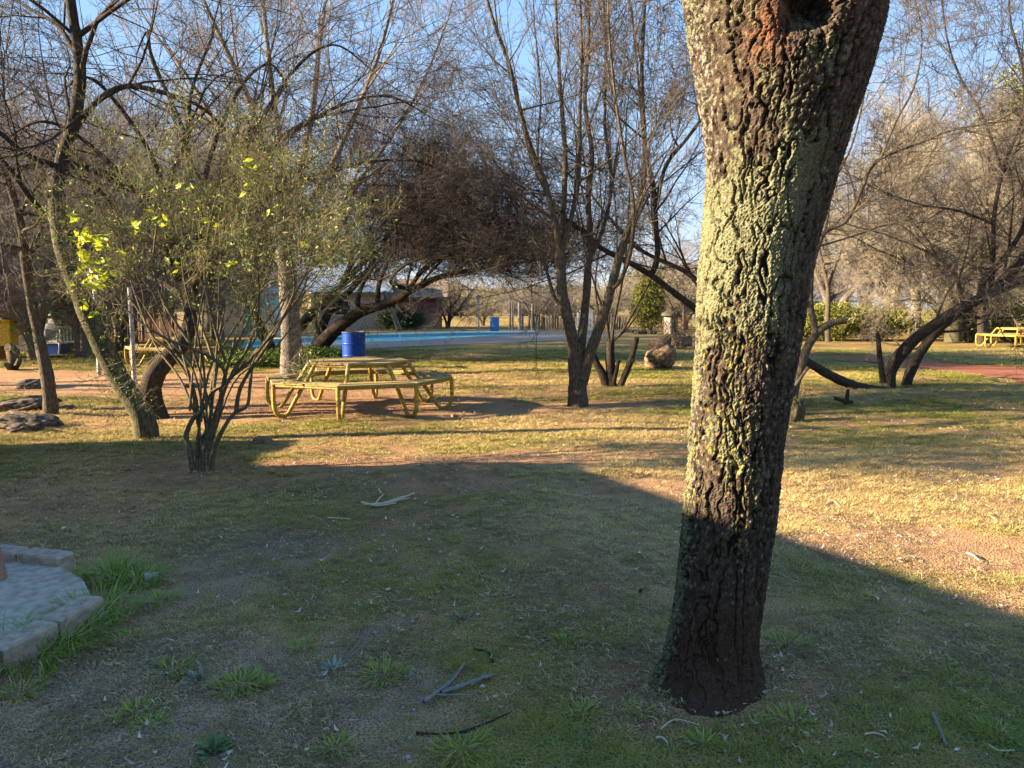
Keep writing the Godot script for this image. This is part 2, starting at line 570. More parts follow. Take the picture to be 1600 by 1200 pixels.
func scatter_ground() -> void:
	R.seed = 77
	var grass := blade_mesh(5, 9, 0.026, 0.0013, 1.9)
	var grass2 := blade_mesh(6, 12, 0.034, 0.0015, 1.4)
	R.seed = 78
	var at := []
	var tint := PackedColorArray()
	var at2 := []
	var tint2 := PackedColorArray()
	for i in 300000:
		var d := 1.7 + 25.0 * pow(R.randf(), 1.7)
		var x := rnd(-0.78, 0.78) * (d + 0.6)
		var k := cover(x, d)
		var chance := k.x * k.x
		if R.randf() > chance * 0.6 + 0.13 * (1.0 - k.y) or (d > 14.2 and d < 23.5 and on_path(x, d)):
			continue
		if x < -1.6 and in_pad(x, d):
			continue
		var s := rnd(0.55, 1.25) * clampf(0.6 + d * 0.07, 0.7, 2.2) * (0.7 + 0.5 * k.x)
		var tf := Transform3D(Basis(Vector3.UP, rnd(0, TAU)).scaled(Vector3(s, s * rnd(0.6, 1.1), s)), on(Vector3(x, 0, -d), -0.004))
		var dry := clampf(0.44 - 0.22 * clampf((d - 8.0) / 10.0, 0.0, 1.0) + 1.5 * N1.get_noise_2d(x * 9.0 + 500.0, d * 9.0) + rnd(-0.35, 0.35), 0.0, 1.0)
		var c := Color(0.225, 0.215, 0.042).lerp(Color(0.50, 0.355, 0.15), dry) * rnd(0.7, 1.25)
		if R.randf() < 0.5:
			at.append(tf)
			tint.append(Color(c.r, c.g, c.b))
		else:
			at2.append(tf)
			tint2.append(Color(c.r, c.g, c.b))
	tag(many("grass", grass, M.blade, at, self, tint), "short mixed green and straw grass of the lawn", "grass", "", "stuff")
	tag(many("grass", grass2, M.blade, at2, self, tint2), "slightly longer grass blades scattered over the lawn", "grass", "", "stuff")
	# dead grass lying flat
	R.seed = 79
	var mat_ := Tube.new()
	for i in 15:
		var a := rnd(0, TAU)
		var dir := Vector3(cos(a), 0, sin(a))
		var q := Vector3(rnd(-0.07, 0.07), rnd(0.002, 0.008), rnd(-0.07, 0.07))
		var side := Vector3(-dir.z, 0.3, dir.x) * rnd(0.0007, 0.0014)
		var l := rnd(0.012, 0.04)
		var m1 := q + dir * l * 0.5 + Vector3(0, rnd(0.002, 0.012), 0)
		var bend := dir.rotated(Vector3.UP, rnd(-1.0, 1.0))
		var e := m1 + bend * l * 0.5 - Vector3(0, rnd(0, 0.006), 0)
		mat_.quad(q - side, m1 - side, m1 + side, q + side, Vector3.ZERO)
		mat_.quad(m1 - side, e - side * 0.5, e + side * 0.5, m1 + side, Vector3.ZERO)
	at = []
	tint = PackedColorArray()
	for i in 60000:
		var d := 1.7 + 11.0 * pow(R.randf(), 1.6)
		var x := rnd(-0.78, 0.78) * (d + 0.5)
		if x < -1.6 and in_pad(x, d):
			continue
		if N1.get_noise_2d(x * 48.0 + 140.0, d * 48.0) < rnd(-0.3, 0.45):
			continue
		var s := rnd(0.45, 1.15) * (0.85 + 0.05 * d)
		at.append(Transform3D(Basis(Vector3.UP, rnd(0, TAU)).scaled(Vector3(s, s * rnd(0.5, 1.2), s)), on(Vector3(x, 0, -d))))
		var c := Color(0.17, 0.11, 0.055).lerp(Color(0.55, 0.39, 0.22), pow(R.randf(), 2.6))
		tint.append(c)
	tag(many("dead_grass", mat_.mesh(), M.dead_leaf, at, self, tint), "dead straw-coloured grass bits lying flat between the living grass", "grass", "", "stuff")
	# fallen leaves, curled
	R.seed = 80
	var leaf := Tube.new()
	leaf_into(leaf, Vector3(-0.02, 0.004, 0), Vector3(1, 0.12, 0).normalized(), 0.04, 0.5, 0.5)
	var leaf2 := Tube.new()
	leaf_into(leaf2, Vector3(-0.03, 0.003, 0), Vector3(1, 0.1, 0).normalized(), 0.055, 0.22, 0.7)
	for kind in 2:
		at = []
		tint = PackedColorArray()
		for i in 15000:
			var d := 1.7 + 14.0 * pow(R.randf(), 1.5)
			var x := rnd(-0.8, 0.8) * (d + 0.5)
			if x < -1.6 and in_pad(x, d):
				continue
			if N1.get_noise_2d(x * 30.0 + 40.0, d * 30.0) < rnd(-0.25, 0.4):
				continue
			var s := (0.22 + 0.75 * pow(R.randf(), 2.0)) * (0.8 + 0.04 * d)
			at.append(Transform3D((Basis(Vector3.UP, rnd(0, TAU)) * Basis(Vector3.RIGHT, rnd(-0.7, 0.7))).scaled(Vector3.ONE * s), on(Vector3(x, 0, -d), rnd(0.002, 0.012))))
			var c := Color(0.20, 0.145, 0.10).lerp(Color(0.56, 0.48, 0.38), pow(R.randf(), 2.0))
			tint.append(c)
		tag(many("fallen_leaves", (leaf if kind == 0 else leaf2).mesh(), M.dead_leaf, at, self, tint), "dry curled leaves lying over the lawn" if kind == 0 else "narrow dry leaves and bits of pod lying over the lawn", "leaves", "", "stuff")
	# small stones
	at = []
	tint = PackedColorArray()
	for i in 5200:
		var d := 1.7 + 7.0 * pow(R.randf(), 1.6)
		var x := rnd(-0.8, 0.5) * (d + 0.5)
		if (x < -1.6 and in_pad(x, d)) or cover(x, d).z + 0.12 < R.randf():
			continue
		var s := 0.0025 + 0.008 * pow(R.randf(), 5.0)
		at.append(Transform3D(Basis(rv().normalized(), rnd(0, TAU)).scaled(Vector3(s, s * 0.7, s * 1.2)), on(Vector3(x, 0, -d), s * 0.3)))
		var v := rnd(0.07, 0.26)
		tint.append(Color(v, v * 0.96, v * 0.92))
	var pebble := SphereMesh.new()
	pebble.radius = 1.0
	pebble.height = 2.0
	pebble.radial_segments = 6
	pebble.rings = 3
	tag(many("gravel", pebble, M.pebble, at, self, tint), "small pale stones strewn on the dark soil", "gravel", "", "stuff")
	# little broad-leaved weeds
	at = []
	tint = PackedColorArray()
	var weed := leaf_spray(90, 9, 0.03, 0.028)
	R.seed = 91
	for i in 9000:
		var d := 1.7 + 8.0 * pow(R.randf(), 1.5)
		var x := rnd(-0.8, 0.8) * (d + 0.5)
		if (x < -1.6 and in_pad(x, d)) or cover(x, d).x < rnd(0.2, 0.9) or N1.get_noise_2d(x * 55.0 + 9.0, d * 55.0) < rnd(-0.1, 0.4):
			continue
		at.append(Transform3D(Basis(Vector3.UP, rnd(0, TAU)).scaled(Vector3(1, rnd(0.3, 0.7), 1) * rnd(0.5, 1.0)), on(Vector3(x, 0, -d))))
		tint.append(Color(0.05, 0.1, 0.035).lerp(Color(0.13, 0.17, 0.1), R.randf()))
	tag(many("weeds", weed, M.blade, at, self, tint), "low broad-leaved weeds in the thin grass", "weeds", "", "stuff")

func in_pad(x: float, d: float) -> bool:
	return Geometry2D.is_point_in_polygon(Vector2(x, d), M.pad)

func on_path(x: float, d: float) -> bool:
	return Geometry2D.is_point_in_polygon(Vector2(x, d), M.path)

func sheet(called: String, poly: PackedVector2Array, y: float, m: Material) -> MeshInstance3D:
	# a flat sheet over an outline given as (x, depth)
	var t := Tube.new()
	if Geometry2D.triangulate_polygon(poly).is_empty():
		poly = Geometry2D.offset_polygon(poly, 0.03)[0]
	for p in poly:
		t.v.append(Vector3(p.x, y, -p.y))
		t.n.append(Vector3.UP)
	var tri := Geometry2D.triangulate_polygon(poly)
	t.idx = tri
	for i in tri.size() / 3:
		var a := t.v[tri[i * 3]]
		if (t.v[tri[i * 3 + 1]] - a).cross(t.v[tri[i * 3 + 2]] - a).y > 0:
			var s := t.idx[i * 3 + 1]
			t.idx[i * 3 + 1] = t.idx[i * 3 + 2]
			t.idx[i * 3 + 2] = s
	return obj(called, t.mesh(), m)

func ground_poly(a: Array) -> PackedVector2Array:
	var o := PackedVector2Array()
	for i in a.size() / 2:
		var p := G(a[i * 2], a[i * 2 + 1])
		o.append(Vector2(p.x, -p.z))
	return o

# ---------- the big trunk ----------
func big_trunk() -> void:
	var rows := [[-170, 1048, 1440], [-60, 1060, 1404], [0, 1072, 1377], [60, 1082, 1365], [120, 1092, 1350], [200, 1100, 1325], [300, 1107, 1294], [400, 1100, 1266], [500, 1092, 1251], [600, 1085, 1236], [700, 1078, 1221], [800, 1072, 1209], [900, 1063, 1195], [990, 1049, 1183], [1035, 1036, 1188], [1068, 1018, 1197], [1094, 993, 1212], [1120, 955, 1240]]
	var dep := 2.86
	var mid := PackedVector3Array()
	var rad := PackedVector3Array()
	for q in rows:
		var a := W(q[1], q[0], dep)
		var b := W(q[2], q[0], dep)
		mid.append((a + b) / 2)
		rad.append(Vector3(a.distance_to(b) / 2, q[0], 0))
	var base := Vector3(mid[mid.size() - 3].x, 0, mid[mid.size() - 3].z)
	var root := thing("big_tree", "thick leaning foreground trunk with deeply cracked dark bark and yellow-green lichen", "tree", base)
	var ms := smooth(mid, 48)
	var rs := smooth(rad, 48)
	var t := Tube.new()
	var sides := 420
	var f := FastNoiseLite.new()
	f.seed = 11
	f.frequency = 1.0
	f.fractal_octaves = 3
	var fine := FastNoiseLite.new()
	fine.seed = 12
	fine.frequency = 1.0
	fine.fractal_octaves = 2
	for i in ms.size():
		var py := rs[i].y
		for s in sides + 1:
			var a := TAU * float(s % sides) / sides - PI
			var o := Vector3(sin(a), 0, cos(a))
			var r := rs[i].x
			var q := ms[i] + o * r
			var low := f.get_noise_3d(q.x * 3.0, q.y * 1.6, q.z * 3.0)
			var wx := 0.035 * f.get_noise_3d(q.x * 8.0, q.y * 7.0 + 30.0, q.z * 8.0)
			var cr := f.get_noise_3d((q.x + wx) * 15.0, q.y * 2.0 + low * 0.8, (q.z + wx) * 15.0)
			var cr2 := f.get_noise_3d((q.x + wx) * 34.0 + 50.0, q.y * 8.0, (q.z + wx) * 34.0)
			var patch := f.get_noise_3d(q.x * 6.0 + 9.0, q.y * 4.0, q.z * 6.0)
			var fiss := smoothstep(0.0, 0.12 + 0.08 * patch, absf(cr)) * (0.82 + 0.18 * smoothstep(0.0, 0.10, absf(cr2)))
			var grain := fine.get_noise_3d(q.x * 95.0, q.y * 80.0, q.z * 95.0)
			var speck := fine.get_noise_3d(q.x * 42.0 + 20.0, q.y * 34.0, q.z * 42.0)
			var grain2 := fine.get_noise_3d(q.x * 85.0 + 7.0, q.y * 17.0, q.z * 85.0)
			var bark := smoothstep(1130.0, 960.0, py)
			# lichen: thick on the lit side half way up, in spots lower down
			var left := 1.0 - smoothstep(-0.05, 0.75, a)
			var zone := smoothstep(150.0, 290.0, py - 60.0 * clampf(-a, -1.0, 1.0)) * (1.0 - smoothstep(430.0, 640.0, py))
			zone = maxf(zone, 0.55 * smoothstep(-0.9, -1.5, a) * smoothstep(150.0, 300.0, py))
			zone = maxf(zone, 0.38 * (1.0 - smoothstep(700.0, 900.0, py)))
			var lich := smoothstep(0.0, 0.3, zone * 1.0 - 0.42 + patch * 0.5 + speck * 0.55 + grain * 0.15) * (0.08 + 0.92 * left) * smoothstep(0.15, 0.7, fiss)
			var crumb := fine.get_noise_3d(q.x * 150.0, q.y * 120.0 + 5.0, q.z * 150.0)
			var dr := 0.012 * low - 0.017 * (1.0 - fiss) * (0.25 + 0.75 * bark) + 0.0045 * grain2 + 0.0045 * crumb + lich * (0.003 + 0.004 * crumb)
			# the cleft between the two stems near the top
			var cleft := exp(-pow((a + 0.30 + low * 0.5) / (0.18 + 0.08 * speck), 2.0)) * smoothstep(115.0, 25.0, py)
			var scar := exp(-pow((a + 0.52) / 0.22, 2.0)) * exp(-pow((py - 75.0) / 65.0, 2.0))
			dr -= r * 0.62 * cleft
			# root flare
			dr += r * smoothstep(1000.0, 1135.0, py) * (0.08 + 0.3 * maxf(0.0, sin(a * 2.0 + 2.2 + low)) + 0.3 * low)
			t.v.append(ms[i] + o * (r + dr))
			var c := Color(0.052, 0.039, 0.029).lerp(Color(0.115, 0.084, 0.06), clampf(0.5 + speck * 1.2, 0.0, 1.0))
			c = c.lerp(Color(0.022, 0.017, 0.013), 1.0 - fiss)
			c = c.lerp(Color(0.085, 0.045, 0.03), smoothstep(840.0, 1010.0, py) * 0.85)
			c = c.lerp(Color(0.26, 0.11, 0.055), clampf(scar * (0.35 + speck * 1.3 + grain2 * 0.6) * 1.3, 0.0, 1.0))
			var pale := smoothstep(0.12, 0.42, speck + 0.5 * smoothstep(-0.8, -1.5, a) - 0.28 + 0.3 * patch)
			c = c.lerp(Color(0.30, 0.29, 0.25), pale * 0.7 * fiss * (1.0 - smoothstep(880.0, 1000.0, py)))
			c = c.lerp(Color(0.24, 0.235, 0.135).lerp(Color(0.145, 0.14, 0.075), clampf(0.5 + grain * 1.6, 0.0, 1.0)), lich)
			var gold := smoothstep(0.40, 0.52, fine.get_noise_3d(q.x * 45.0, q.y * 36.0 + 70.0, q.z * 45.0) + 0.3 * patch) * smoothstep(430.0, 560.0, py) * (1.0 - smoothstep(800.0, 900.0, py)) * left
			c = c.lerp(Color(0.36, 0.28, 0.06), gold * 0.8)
			t.c.append(c)
	var w := sides + 1
	for i in ms.size():
		for s in w:
			var e := t.v[i * w + (s + 1) % sides] - t.v[i * w + (s - 1 + sides) % sides]
			var u := t.v[mini(i + 1, ms.size() - 1) * w + s] - t.v[maxi(i - 1, 0) * w + s]
			t.n.append(u.cross(e).normalized())
	var flip := t.n[w * 240 + sides / 2].z < 0
	for i in t.n.size() if flip else 0:
		t.n[i] = -t.n[i]
	for i in ms.size() - 1:
		for s in sides:
			var a0 := i * w + s
			t.idx.append_array([a0, a0 + w, a0 + 1, a0 + 1, a0 + w, a0 + w + 1] if false else [a0, a0 + 1, a0 + w, a0 + 1, a0 + w + 1, a0 + w])
	var m := mat(Color.WHITE, 0.92, M.grit_fine, Vector3.ONE * 4.0, M.grit_bump, 0.5, 0.2)
	m.vertex_color_use_as_albedo = true
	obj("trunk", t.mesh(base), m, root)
	# the two stems above the picture
	var c := {"root": root, "base": base, "mat": M.bark_dark, "twig": M.twigs, "twig_mat": M.twig_mat, "crown": Tube.new(), "at": [[], [], []], "limbs": []}
	var top := ms[0]
	R.seed = 15
	var g := cfg({"per": 1.6, "len": 1.5, "lv": 1, "up": 0.02, "spr": 0.55, "dens": 2.5})
	for k in 2:
		var sx := -0.16 if k == 0 else 0.17
		var pts := limb(c, "limb", PackedVector3Array([top + Vector3(sx * 0.9, -0.35, 0), top + Vector3(sx * 1.4, 0.3, 0), top + Vector3(sx * 3.0, 1.3, -0.1), top + Vector3(sx * 7.0, 2.4, 0.3 - 0.8 * k), top + Vector3(sx * 10.0, 3.4, 0.4 - 1.2 * k)]), 0.2, 0.07)
		ramify(c, pts, 0.15, 0.07, g)
	finish(c)

# ---------- made things ----------
func picnic_table() -> Node3D:
	var root := thing("picnic_table", "", "picnic table", Vector3.ZERO)
	var oct := func(r: float) -> PackedVector2Array:
		var p := PackedVector2Array()
		for k in 8:
			p.append(Vector2(sin(TAU * k / 8) * r, cos(TAU * k / 8) * r))
		return p
	R.seed = 31
	var ta: PackedVector2Array = oct.call(0.74)
	var turn := 0.45
	for k in 12:
		var u := -0.72 + 0.12 * k + 0.006
		var strip := PackedVector2Array([Vector2(u, -1), Vector2(u + 0.106, -1), Vector2(u + 0.106, 1), Vector2(u, 1)])
		for i in 4:
			strip[i] = strip[i].rotated(turn)
		for piece in Geometry2D.intersect_polygons(ta, strip):
			obj("table_slat", prism(piece, 0.705 + rnd(-0.003, 0.003), 0.733 + rnd(-0.004, 0.004), 0.004), M.slat[k % 3], root)
	for k in 8:
		var a0 := TAU * k / 8
		var a1 := TAU * (k + 1) / 8
		for s in 3:
			var r0 := 1.08 + 0.105 * s
			var r1 := r0 + 0.094
			var cut := 0.0
			if k == 2 and s == 0:
				cut = 0.5
			var w0 := lerpf(a0, a1, cut)
			var e := 0.004
			var p := PackedVector2Array()
			for q in [[w0 + e, r0], [a1 - e, r0], [a1 - e, r1], [w0 + e, r1]]:
				var n0 := Vector2(sin(a0), cos(a0)).lerp(Vector2(sin(a1), cos(a1)), (q[0] - a0) / (a1 - a0))
				p.append(n0 * q[1])
			obj("bench_slat", prism(p, 0.468 + rnd(-0.004, 0.004), 0.496 + rnd(-0.006, 0.006), 0.004), M.slat[(k + s) % 3], root)
	for ring in [[1.36, 0.447, "bench_rail"], [1.10, 0.447, "bench_rail"], [0.70, 0.683, "table_rail"]]:
		for k in 8:
			var t := Tube.new()
			var a := Vector3(sin(TAU * k / 8) * ring[0], ring[1], cos(TAU * k / 8) * ring[0])
			var b := Vector3(sin(TAU * (k + 1) / 8) * ring[0], ring[1], cos(TAU * (k + 1) / 8) * ring[0])
			t.tube(PackedVector3Array([a, b]), 0.02, 0.02, 8)
			obj(ring[2], t.mesh(), M.yellow_paint, root)
	for k in 8:
		var o := Vector3(sin(TAU * k / 8), 0, cos(TAU * k / 8))
		var p := PackedVector3Array([o * 1.37 + Vector3(0, 0.465, 0), o * 1.375 + Vector3(0, 0.3, 0), o * 1.37 + Vector3(0, 0.16, 0), o * 1.34 + Vector3(0, 0.07, 0), o * 1.27 + Vector3(0, 0.02, 0), o * 1.19 + Vector3(0, 0.03, 0), o * 1.13 + Vector3(0, 0.1, 0), o * 1.02 + Vector3(0, 0.27, 0), o * 0.86 + Vector3(0, 0.5, 0), o * 0.74 + Vector3(0, 0.69, 0)])
		var t := Tube.new()
		t.tube(smooth(p, 4), 0.029, 0.029, 10, 0, 0, null, true)
		obj("leg", t.mesh(), M.yellow_paint, root)
	return root

func drum(label: String, at: Vector3, turn: float, base_mat: Material) -> Node3D:
	var root := thing("oil_drum", label, "drum", at)
	var prof := [0.0, 0.02, 0.27, 0.02, 0.287, 0.0, 0.29, 0.015, 0.28, 0.03, 0.28, 0.27, 0.284, 0.285, 0.291, 0.295, 0.284, 0.305, 0.28, 0.32, 0.28, 0.56, 0.284, 0.575, 0.291, 0.585, 0.284, 0.595, 0.28, 0.61, 0.28, 0.84, 0.283, 0.86]
	obj("barrel", lathe(prof, 36), base_mat, root)
	obj("rim", lathe([0.275, 0.862, 0.288, 0.862, 0.292, 0.872, 0.286, 0.884, 0.276, 0.882, 0.270, 0.87, 0.268, 0.6, 0.26, 0.25, 0.0, 0.25], 36), M.drum_dark, root)
	root.rotation.y = turn
	return root

func rock(label: String, at: Vector3, size: Vector3, seed_: int, m: Material, turn := 0.0, tilt := 0.0, sharp := 0.5, slope := 0.0) -> void:
	var t := Tube.new()
	var f := FastNoiseLite.new()
	f.seed = seed_
	f.noise_type = FastNoiseLite.TYPE_CELLULAR
	f.frequency = 0.75
	f.cellular_return_type = FastNoiseLite.RETURN_DISTANCE
	var st := SurfaceTool.new()
	st.begin(Mesh.PRIMITIVE_TRIANGLES)
	var nu := 40
	var nv := 24
	var P := func(i: int, j: int) -> Vector3:
		var a := TAU * (i % nu) / nu
		var b := PI * j / nv - PI / 2
		var o := Vector3(cos(a) * cos(b), sin(b), sin(a) * cos(b))
		# flatten towards a blocky shape
		var q := o / pow(pow(absf(o.x), 4.0) + pow(absf(o.y), 4.0) + pow(absf(o.z), 4.0), 0.25)
		o = o.lerp(q, sharp)
		var h := f.get_noise_3dv(o * 1.4) * 0.28 + N2.get_noise_3d(o.x * 1.6 + seed_, o.y * 1.2, o.z * 1.6) * 0.22 + N2.get_noise_3d(o.x * 7.0 + seed_, o.y * 4.0, o.z * 7.0) * 0.05
		var r := o * (1.0 + h)
		if r.y > 0.0:
			r.y *= 1.0 + slope * r.x
		return Vector3(r.x * size.x, r.y * size.y, r.z * size.z)
	for i in nu:
		for j in nv:
			var a: Vector3 = P.call(i, j)
			var b: Vector3 = P.call(i + 1, j)
			var c: Vector3 = P.call(i, j + 1)
			var d: Vector3 = P.call(i + 1, j + 1)
			st.set_smooth_group(0)
			for q in [a, b, c, b, d, c]:
				st.add_vertex(q)
	st.generate_normals()
	var o := obj("rock", st.commit(), m, self, at, turn)
	o.rotation.z = tilt
	tag(o, label, "rock")

func lamp_post(label: String, at: Vector3, h: float, lamp: bool, m: Material) -> void:
	var root := thing("lamp_post" if lamp else "pole", label, "lamp post" if lamp else "pole", at)
	var t := Tube.new()
	t.tube(PackedVector3Array([Vector3(0, -0.1, 0), Vector3(0.01, h * 0.5, 0), Vector3(0, h, 0)]), 0.045, 0.04, 12, 0, 0, null, true)
	obj("post", t.mesh(), m, root)
	if lamp:
		obj("lantern_glass", lathe([0.0, h, 0.07, h + 0.01, 0.15, h + 0.26, 0.0, h + 0.262], 4), M.milk, root)
		obj("lantern_cap", lathe([0.0, h + 0.264, 0.185, h + 0.264, 0.18, h + 0.30, 0.05, h + 0.36, 0.0, h + 0.4], 4), M.dark_metal, root)
		obj("lantern_base", lathe([0.0, h - 0.03, 0.06, h - 0.02, 0.08, h + 0.008, 0.0, h + 0.009], 10), M.dark_metal, root)

func leafy(called: String, label: String, at: Vector3, size: Vector3, count: int, leaf: float, c0: Color, c1: Color, seed_: int, stems := 7, cone := 0.0, category := "bush") -> Node3D:
	var root := thing(called, label, category, at)
	R.seed = seed_
	var st := Tube.new()
	for k in stems:
		var p := PackedVector3Array([Vector3(rnd(-0.2, 0.2) * size.x, -0.1, rnd(-0.2, 0.2) * size.z), Vector3(rnd(-0.5, 0.5) * size.x, size.y * 0.6, rnd(-0.5, 0.5) * size.z), Vector3(rnd(-0.8, 0.8) * size.x, size.y * rnd(1.2, 1.7), rnd(-0.8, 0.8) * size.z)])
		st.tube(smooth(p, 4), 0.025 + 0.012 * size.y, 0.008, 6)
	obj("stems", st.mesh(), M.bark_dark, root)
	var at_ := []
	var tint := PackedColorArray()
	while at_.size() < count:
		var q := rv()
		if q.length() > 1.0:
			continue
		q = q.normalized() * pow(q.length(), 0.5)
		var lump := N2.get_noise_3d(q.x * 4.0 + seed_, q.y * 4.0, q.z * 4.0)
		q *= 0.85 + 0.5 * lump
		var wide := 1.0 - cone * (q.y * 0.5 + 0.5)
		var p := Vector3(q.x * size.x * wide, size.y * (1.0 + q.y), q.z * size.z * wide)
		if p.y < 0.05 or N2.get_noise_3d(p.x * 5.0, p.y * 5.0, p.z * 5.0 + seed_) < -0.25:
			continue
		at_.append(Transform3D(Basis(rv().normalized(), rnd(0, TAU)).scaled(Vector3.ONE * leaf * rnd(0.7, 1.3)), p))
		var c := c0.lerp(c1, clampf(0.5 + lump * 1.6 + rnd(-0.3, 0.3), 0.0, 1.0))
		tint.append(c)
	many("foliage", M.leaf_clump, M.leaf, at_, root, tint)
	return root
func materials() -> void:
	M.bark_tex = ImageTexture.create_from_image(noise_img(512, 0.02, 3, FastNoiseLite.TYPE_SIMPLEX, 5, 0.38, 1.15))
	M.bark_bump = ImageTexture.create_from_image(noise_img(512, 0.03, 4, FastNoiseLite.TYPE_SIMPLEX, 4, 0.0, 1.0))
	M.grit_tex = ImageTexture.create_from_image(noise_img(1024, 0.05, 5, FastNoiseLite.TYPE_SIMPLEX, 5, 0.40, 1.4))
	M.grit_bump = ImageTexture.create_from_image(noise_img(1024, 0.035, 6, FastNoiseLite.TYPE_SIMPLEX, 5, 0.0, 1.0))
	M.grit_fine = ImageTexture.create_from_image(noise_img(512, 0.06, 9, FastNoiseLite.TYPE_SIMPLEX, 4, 0.55, 1.3))
	M.soft_tex = ImageTexture.create_from_image(noise_img(512, 0.012, 10, FastNoiseLite.TYPE_SIMPLEX, 6, 0.80, 1.08))
	M.grain_tex = ImageTexture.create_from_image(noise_img(512, 0.03, 7, FastNoiseLite.TYPE_SIMPLEX, 4, 0.6, 1.1))
	M.rock_tex = ImageTexture.create_from_image(noise_img(512, 0.012, 8, FastNoiseLite.TYPE_SIMPLEX, 6, 0.35, 1.2))
	var vs := Vector3(5.0, 0.85, 5.0)
	M.bark_dark = mat(lin(0.085, 0.066, 0.05), 0.9, M.bark_tex, vs, M.bark_bump, 0.9, 0.2)
	M.bark_black = mat(lin(0.05, 0.038, 0.03), 0.9, M.bark_tex, vs, M.bark_bump, 0.9, 0.2)
	M.bark_brown = mat(lin(0.15, 0.12, 0.085), 0.9, M.bark_tex, vs, M.bark_bump, 0.7, 0.2)
	M.bark_moss = mat(lin(0.14, 0.125, 0.07), 0.9, M.bark_tex, vs, M.bark_bump, 0.7, 0.2)
	M.bark_grey = mat(lin(0.23, 0.2, 0.165), 0.9, M.bark_tex, vs * 0.8, M.bark_bump, 0.5, 0.2)
	M.bark_pale = mat(lin(0.42, 0.38, 0.32), 0.9, M.bark_tex, vs * 0.6, M.bark_bump, 0.4, 0.2)
	M.bark_shrub = mat(lin(0.20, 0.165, 0.10), 0.9, M.bark_tex, vs * 2.0, M.bark_bump, 0.3, 0.2)
	M.twig_mat = mat(lin(0.10, 0.08, 0.065), 0.85, null, Vector3.ONE, null, 0.5, 0.25)
	M.twig_pink = mat(lin(0.215, 0.185, 0.165), 0.85, null, Vector3.ONE, null, 0.5, 0.25)
	M.twig_straw = mat(lin(0.26, 0.22, 0.155), 0.85, null, Vector3.ONE, null, 0.5, 0.25)
	M.twig_olive = mat(lin(0.15, 0.13, 0.06), 0.8, null, Vector3.ONE, null, 0.5, 0.3)
	M.twig_dark = mat(lin(0.036, 0.03, 0.026), 0.85, null, Vector3.ONE, null, 0.5, 0.2)
	M.blade = tinted(Color.WHITE, lin(0.05, 0.06, 0.015), 0.75)
	M.leaf = tinted(Color.WHITE, lin(0.10, 0.13, 0.02), 0.6)
	M.dead_leaf = tinted(Color.WHITE, Color.BLACK, 0.85)
	M.pebble = tinted(Color.WHITE, Color.BLACK, 0.9)
	M.yellow_leaf = mat(lin(0.34, 0.36, 0.02), 0.5)
	M.yellow_leaf.backlight_enabled = true
	M.yellow_leaf.backlight = lin(0.45, 0.48, 0.02)
	M.yellow_paint = mat(lin(0.52, 0.34, 0.03), 0.55, M.rock_tex, Vector3(5, 3, 5))
	M.slat = [mat(lin(0.46, 0.32, 0.085), 0.75, M.grain_tex, Vector3(2, 9, 5), M.grain_tex, 0.15), mat(lin(0.38, 0.25, 0.075), 0.8, M.grain_tex, Vector3(2, 9, 5), M.grain_tex, 0.15), mat(lin(0.43, 0.31, 0.11), 0.8, M.grain_tex, Vector3(2, 9, 5), M.grain_tex, 0.15)]
	M.drum_blue = mat(lin(0.003, 0.036, 0.22), 0.45, null, Vector3.ONE, null, 0.5, 0.3)
	M.drum_pale = mat(lin(0.025, 0.14, 0.36), 0.45)
	M.drum_dark = mat(lin(0.02, 0.03, 0.10), 0.6)
	M.rock_brown = mat(lin(0.27, 0.18, 0.11), 0.9, M.rock_tex, Vector3.ONE * 1.1, M.grit_bump, 0.6, 0.2)
	M.rock_grey = mat(lin(0.17, 0.135, 0.105), 0.9, M.rock_tex, Vector3.ONE * 1.6, M.grit_bump, 0.6, 0.2)
	M.concrete = mat(lin(0.40, 0.33, 0.265), 0.9, M.soft_tex, Vector3.ONE * 1.5, M.grit_bump, 0.12, 0.2)
	M.kerb = mat(lin(0.38, 0.29, 0.225), 0.9, M.soft_tex, Vector3.ONE * 2.0, M.grit_bump, 0.12, 0.2)
	M.deck = mat(lin(0.23, 0.17, 0.135), 0.85, M.grain_tex, Vector3.ONE * 0.6)
	M.coping = mat(lin(0.62, 0.53, 0.38), 0.8, M.grain_tex, Vector3.ONE * 0.7)
	M.pool_wall = mat(lin(0.10, 0.42, 0.50), 0.4, M.grain_tex, Vector3.ONE * 4.0)
	M.water = mat(lin(0.10, 0.48, 0.50), 0.2, null, Vector3.ONE * 0.35, M.bark_bump, 1.6)
	M.red_dirt = mat(lin(0.36, 0.13, 0.075), 0.95, M.grit_tex, Vector3.ONE * 1.1, M.grit_bump, 1.0, 0.2)
	M.red_dirt.uv1_world_triplanar = true
	M.milk = mat(lin(0.5, 0.48, 0.42), 0.3)
	M.dark_metal = mat(lin(0.05, 0.045, 0.04), 0.5)
	M.white = mat(lin(0.72, 0.72, 0.70), 0.5, M.grain_tex, Vector3.ONE)
	M.pole_white = mat(lin(0.5, 0.46, 0.42), 0.6, M.bark_tex, Vector3.ONE * 2.0)
	M.zinc = mat(lin(0.33, 0.36, 0.40), 0.4, M.grain_tex, Vector3.ONE * 1.5)
	M.cream = mat(lin(0.66, 0.50, 0.27), 0.9, M.grain_tex, Vector3.ONE * 0.6)
	M.pink = mat(lin(0.58, 0.41, 0.32), 0.9, M.grain_tex, Vector3.ONE * 0.6)
	M.thatch = mat(lin(0.40, 0.29, 0.20), 0.95, M.bark_tex, Vector3(3, 3, 3))
	M.brick = [mat(lin(0.25, 0.12, 0.08), 0.9, M.grain_tex), mat(lin(0.31, 0.16, 0.11), 0.9, M.grain_tex), mat(lin(0.21, 0.10, 0.075), 0.9, M.grain_tex)]
